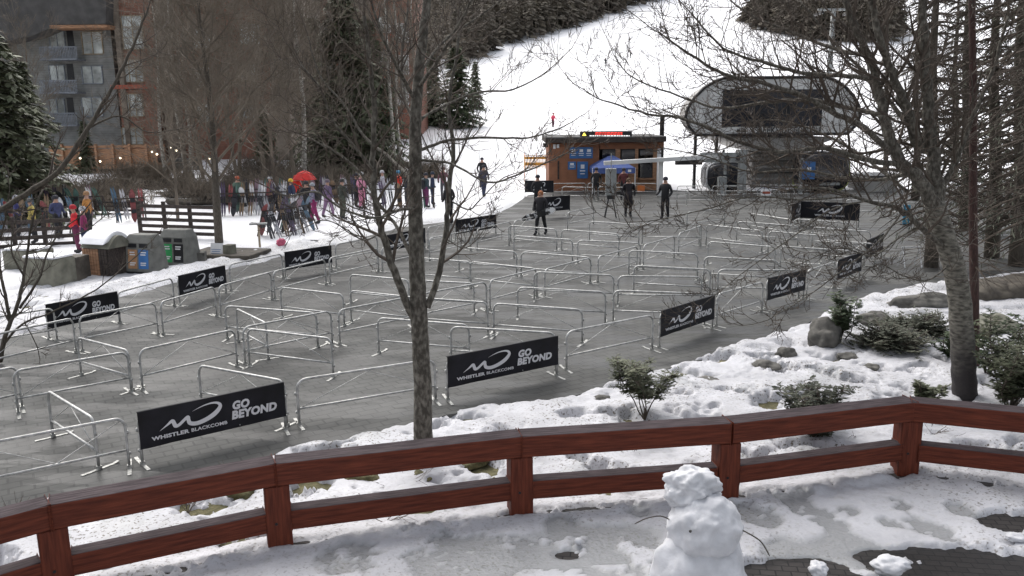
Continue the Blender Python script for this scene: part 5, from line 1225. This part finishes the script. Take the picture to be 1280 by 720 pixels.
# ---------------------------------------------------------------- people
CL = {}
def cloth(rgb):
    if rgb not in CL: CL[rgb] = mat('fabric', rgb, .8, var=.25, scale=7, bump=.3)
    return CL[rgb]
SKIN = mat('skin', (.45, .27, .2), .6); HAIR = {}
def person(px, py, label, jacket, pants, face=0.0, pose='stand', hat=(.03, .03, .04), boots=(.03, .03, .035), h=1.74, base=None, hair=None, coat=False, bag=None, gloves=(.02, .02, .022), group='people around the lift base'):
    c = base if base else G(px, py, 0)
    if not base: c.z = max(zat(c.x, c.y), 0 if plaza_sd(np.array([c.x]), np.array([c.y]))[0] < 0 else -1)
    t = empty('person', c, face, label, 'person', group)
    s = h / 1.74; V_ = []; E_ = []; Rr = []; lab = []
    def v(p, r, par=None, m=0):
        V_.append(Vector(p) * s); Rr.append(r * s * (1.0 if m == 3 or r < .03 else 1.16))
        if par is not None: E_.append((par, len(V_) - 1)); lab.append((par, len(V_) - 1, m))
        return len(V_) - 1
    st = {'stand': (0, 0, .10, .10), 'walk': (.22, -.22, .12, .1), 'lean': (.05, -.05, .25, .15), 'ski': (.08, -.02, .3, .3)}[pose]
    cr_ = .10 if pose == 'ski' else 0
    pel = v((0, 0, .95 - cr_), .145)
    sp_ = v((0, -.02 - cr_ * .6, 1.16 - cr_), .135 if not coat else .15, pel, 0); ch = v((0, -.02 - cr_, 1.34 - cr_), .165, sp_, 0); nk = v((0, -.01 - cr_ * 1.3, 1.50 - cr_), .062, ch, 0); hd = v((0, -.03 - cr_ * 1.4, 1.585 - cr_), .088, nk, 3); tp_ = v((0, -.03 - cr_ * 1.4, 1.675 - cr_), .085, hd, 3)
    for sd, sw in ((-1, st[0]), (1, st[1])):
        hp = v((sd * .09, 0, .90 - cr_), .115, pel, 0 if coat else 1); kn = v((sd * .105, -sw * .55 - cr_ * .9 - .02, .50 - cr_ * .4), .078 if not coat else .09, hp, 1); an = v((sd * .11, -sw + .03 + .0, .13), .062, kn, 1)
        he = v((sd * .11, -sw + .02, .06), .058, an, 2); v((sd * .125, -sw - .15, .045), .045, he, 2)
        sh = v((sd * .19, -.02 - cr_, 1.40 - cr_), .078, ch, 0); a1 = st[2] if sd < 0 else st[3]
        el = v((sd * (.25 + .04), .02 - cr_, 1.14 - cr_), .056, sh, 0); wr = v((sd * (.26), -a1 - cr_, .93 + a1 * .55 - cr_), .044, el, 0); ha = v((sd * .25, -a1 - .07 - cr_, .87 + a1 * .6 - cr_), .046, wr, 4)
        v((sd * .215, -a1 - .10 - cr_, .875 + a1 * .6 - cr_), .02, wr, 4)
    v((0, -.125 - cr_ * 1.4, 1.60 - cr_), .014, hd, 3)
    me = bpy.data.meshes.new('p'); me.from_pydata([tuple(p) for p in V_], E_, []); o = bpy.data.objects.new('p', me); COL.objects.link(o)
    sk = o.modifiers.new('s', 'SKIN'); sk.use_smooth_shade = True
    for i, r in enumerate(Rr): me.skin_vertices[0].data[i].radius = (r, r * .85)
    me.skin_vertices[0].data[0].use_root = True
    o.modifiers.new('u', 'SUBSURF').levels = 1
    bpy.context.view_layer.update(); em = bpy.data.meshes.new_from_object(o.evaluated_get(bpy.context.evaluated_depsgraph_get()))
    bpy.data.objects.remove(o)
    em.name = 'body'
    em.materials.clear()
    for m in (cloth(jacket), cloth(pants), cloth(boots), SKIN, cloth(gloves)): em.materials.append(m)
    segs = [(V_[a], V_[b], m) for a, b, m in lab]
    for p in em.polygons:
        q = p.center; best = 9; bm_ = 0
        for a, b, m in segs:
            d = b - a; f = max(0, min(1, (q - a).dot(d) / max(d.length_squared, 1e-9))); dd = (q - a - d * f).length
            if dd < best: best, bm_ = dd, m
        p.material_index = bm_; p.use_smooth = True
    put('body', em, t)
    H = Vector((0, -.03 - cr_ * 1.4, 1.66 - cr_)) * s
    for sd in (-1, 1): MB().ball(H + Vector((sd * .032, -.084, -.045)) * s, .009, 1).build('eye', M['black'], t)
    if hair: MB().ball(H + Vector((0, .03, -.05)) * s, .108 * s, 3, amp=.12, sq=(1, 1, 1.15)).build('hair', cloth(hair), t, smooth=True)
    if hat:
        mb = MB(); mb.lathe([(.112, -.02), (.118, .02), (.108, .07), (.075, .115), (.03, .13)], H, 12); mb.build('helmet' if hat != (.03, .03, .04) else 'hat', cloth(hat), t, smooth=True)
    if coat: MB().lathe([(.235, .52), (.20, .9), (.175, 1.15)], (0, 0, 0), 14).build('long_coat', cloth(jacket), t, smooth=True)
    if bag: MB().box(Vector((0, .19, 1.22)) * s, (.28, .16, .42)).build('backpack', cloth(bag), t, bevel=.05)
    return t, c
K = (.015, .015, .018); NAVY = (.02, .03, .07)
t, c = person(676, 293, 'woman shaped figure in black with red blond hair walking through the queue holding a white snowboard', (.02, .018, .022), K, face=-.5, pose='walk', hat=None, hair=(.32, .12, .05), h=1.74)
t['label'] = 'person in black with reddish hair walking through the queue carrying a snowboard'
b = put('snowboard', ski_mesh('board', mat('white_black_board', (.02, .02, .02), .4, col2=(.8, .8, .8), scale=1.6, contrast=(.48, .52))), None, c + Vector((-.75, -.22, .62))); b.rotation_euler = (0.15, math.radians(72), 0); b.scale = (1, 1, .9)
tag(b, 'black and white snowboard held under the arm of the person in black', 'snowboard')
person(672, 265, 'person with dark hat standing behind the reddish haired one', K, K, face=.3, h=1.76)
person(785, 270.5, 'person in long black coat standing right of the grey cabinet', (.018, .014, .018), K, coat=True, face=.1, h=1.78, hair=(.1, .06, .03), hat=None)
person(831, 273.5, 'person in dark clothes with reflective stripes standing alone before the gate', K, K, face=-.6, h=1.84, pose='lean')
person(779, 250, 'person in dark jacket waiting under the blue canopy', (.12, .03, .03), K, h=1.7)
person(745, 249, 'person in black under the left side of the canopy', K, K, h=1.7)
person(605, 248.5, 'front one of two dark skiers standing on the snow left of the hut', (.05, .05, .08), NAVY, face=.4, h=1.74, pose='walk')
person(603, 236, 'rear one of two dark skiers standing on the snow left of the hut', K, K, face=.2, h=1.85)
def hillp(px, py, Y): p = D(px, py, Y); return Vector((p.x, Y, zat(p.x, Y)))
person(0, 0, 'small skier in pink jacket on the slope above the hut', (.65, .07, .13), (.10, .03, .05), base=hillp(691, 163, 104), pose='ski', face=.5, hat=(.3, .03, .05), h=1.75)
person(0, 0, 'tiny dark skier lower of the pair far up the slope', K, K, base=hillp(757, 88, 196), pose='ski', face=-.5, h=1.8)
person(0, 0, 'tiny dark skier upper of the pair far up the slope', K, K, base=hillp(788, 77, 208), pose='ski', face=.8, h=1.8)
person(0, 0, 'tiny dark skier high on the slope by the wood edge', K, K, base=hillp(697, 43, 262), pose='ski', face=.1, h=1.8)
CR = [ # px, feet py, jacket, pants, pose, words, helmet
 (367, 272, NAVY, (.16, .17, .2), 'stand', 'person in navy jacket with yellow helmet among the ski racks', (.7, .45, .05)),
 (385, 275, K, K, 'stand', 'person in black coat right of the nearest ski racks', (.03, .03, .04)),
 (394, 281, (.22, .2, .28), (.22, .02, .10), 'walk', 'person in maroon trousers nearest the barriers', (.3, .32, .35)),
 (411, 273, (.14, .10, .17), (.25, .15, .25), 'walk', 'person in grey purple suit walking right of the maroon trousers', (.15, .12, .15)),
 (429, 275, (.04, .045, .035), (.07, .08, .06), 'stand', 'person in dark olive jacket in the middle of the crowd', (.05, .05, .05)),
 (446, 262, NAVY, K, 'stand', 'person in dark clothes beside the pink one', (.03, .03, .04)),
 (453, 263, (.6, .25, .35), (.6, .22, .33), 'stand', 'person in light pink suit in the crowd', (.5, .5, .5)),
 (480, 258, (.5, .5, .55), (.35, .35, .4), 'lean', 'person in pale grey suit left of the red jacket', (.5, .5, .52)),
 (500, 259, (.72, .05, .03), K, 'stand', 'person in bright red jacket and black trousers left of the foreground trunk', (.08, .25, .4)),
 (510, 261, K, K, 'lean', 'person in black squeezed between the red jacket and the trunk', (.03, .03, .04)),
 (533, 262, (.03, .05, .06), (.12, .02, .08), 'stand', 'person in dark teal jacket right of the foreground trunk', (.03, .03, .04)),
 (541, 257, NAVY, NAVY, 'stand', 'person in navy second from right behind the trunk fork', (.03, .04, .06)),
 (555, 252, (.16, .07, .09), (.06, .06, .07), 'stand', 'person in patterned brown jacket at the right of the crowd', (.1, .06, .05)),
 (562, 280, K, K, 'stand', 'person in black at the barrier end right of the trunk fork', (.03, .03, .04)),
 (99, 318, (.7, .03, .04), (.12, .02, .06), 'lean', 'person in bright red jacket behind the concrete blocks at left', (.4, .02, .03)),
 (109, 323, (.22, .02, .09), NAVY, 'stand', 'person in maroon jacket beside the red one at left', (.4, .4, .42)),
 (113, 297, (.45, .2, .05), K, 'stand', 'person in orange brown jacket behind the two at left', (.35, .2, .1)),
 (45, 305, (.45, .36, .1), K, 'stand', 'person in mustard jacket by the far left ski rack', (.1, .1, .1)),
 (75, 300, (.05, .06, .14), K, 'lean', 'person in dark blue jacket by the left fence', (.03, .03, .04)),
 (25, 300, (.03, .03, .12), K, 'stand', 'person in purple blue jacket at the far left', (.4, .4, .45)),
 (372, 262, (.65, .04, .03), K, 'stand', 'person in red jacket at the back beneath the red umbrella', (.5, .05, .03)),
 (341, 268, (.3, .3, .3), K, 'stand', 'person in grey jacket behind the long ski rack', (.45, .45, .45)),
 (300, 266, (.1, .16, .12), K, 'stand', 'person in dark green jacket behind the long ski rack near the trunk', (.4, .1, .05)),
]
for i, (px, py, j, p, po, w, hc) in enumerate(CR):
    random.seed(100 + i); person(px, py, w, j, p, face=random.uniform(-2.5, 2.5), pose=po, hat=hc, h=random.uniform(1.62, 1.82), bag=(K if i % 4 == 2 else None))
o = MB().ball((0, 0, .12), .16, 3, amp=.3, sq=(1, .8, .9)).build('bag', cloth((.6, .12, .2)), smooth=True); c = G(352, 313, .02); c.z = zat(c.x, c.y); o.location = c; tag(o, 'pink bag lying on the snow edge by the nearest ski rack', 'bag')
# ---------------------------------------------------------------- camera, sky, sun
cd = bpy.data.cameras.new('camera'); cam = bpy.data.objects.new('camera', cd); COL.objects.link(cam); S.camera = cam
cd.sensor_width = 36; cd.lens = 36 * F_PX / 1280; cd.clip_start = .1; cd.clip_end = 3000
R3 = Matrix((RIGHT, -DOWN, -FWD)).transposed(); cam.matrix_world = Matrix.Translation((0, 0, CAM_H)) @ R3.to_4x4()
EL, AZ = math.radians(50), math.radians(-28)      # the sun stands behind thin cloud, high to the left beyond the slope
w = bpy.data.worlds.new('World'); S.world = w; w.use_nodes = True; nt = w.node_tree; bg = nt.nodes['Background']
sky = nt.nodes.new('ShaderNodeTexSky'); sky.sky_type = 'NISHITA'; sky.sun_disc = False; sky.sun_elevation = EL; sky.sun_rotation = AZ; sky.air_density = 1.0; sky.dust_density = 4.0; sky.ozone_density = 1.0
hs = nt.nodes.new('ShaderNodeHueSaturation'); hs.inputs['Saturation'].default_value = .30; nt.links.new(sky.outputs[0], hs.inputs['Color']); nt.links.new(hs.outputs[0], bg.inputs['Color'])
bg.inputs['Strength'].default_value = .12
sl = bpy.data.lights.new('sun', 'SUN'); sl.energy = .8; sl.angle = math.radians(60); sl.color = (1, .97, .93); so = bpy.data.objects.new('sun', sl); COL.objects.link(so)
dr = Vector((math.sin(AZ) * math.cos(EL), math.cos(AZ) * math.cos(EL), math.sin(EL))); so.rotation_euler = dr.to_track_quat('Z', 'Y').to_euler()
S.view_settings.view_transform = 'Standard'; S.view_settings.look = 'None'; S.view_settings.exposure = 1.05; S.view_settings.gamma = 1
S.cycles.max_bounces = 6; S.cycles.diffuse_bounces = 3; S.cycles.glossy_bounces = 2; S.cycles.transparent_max_bounces = 4
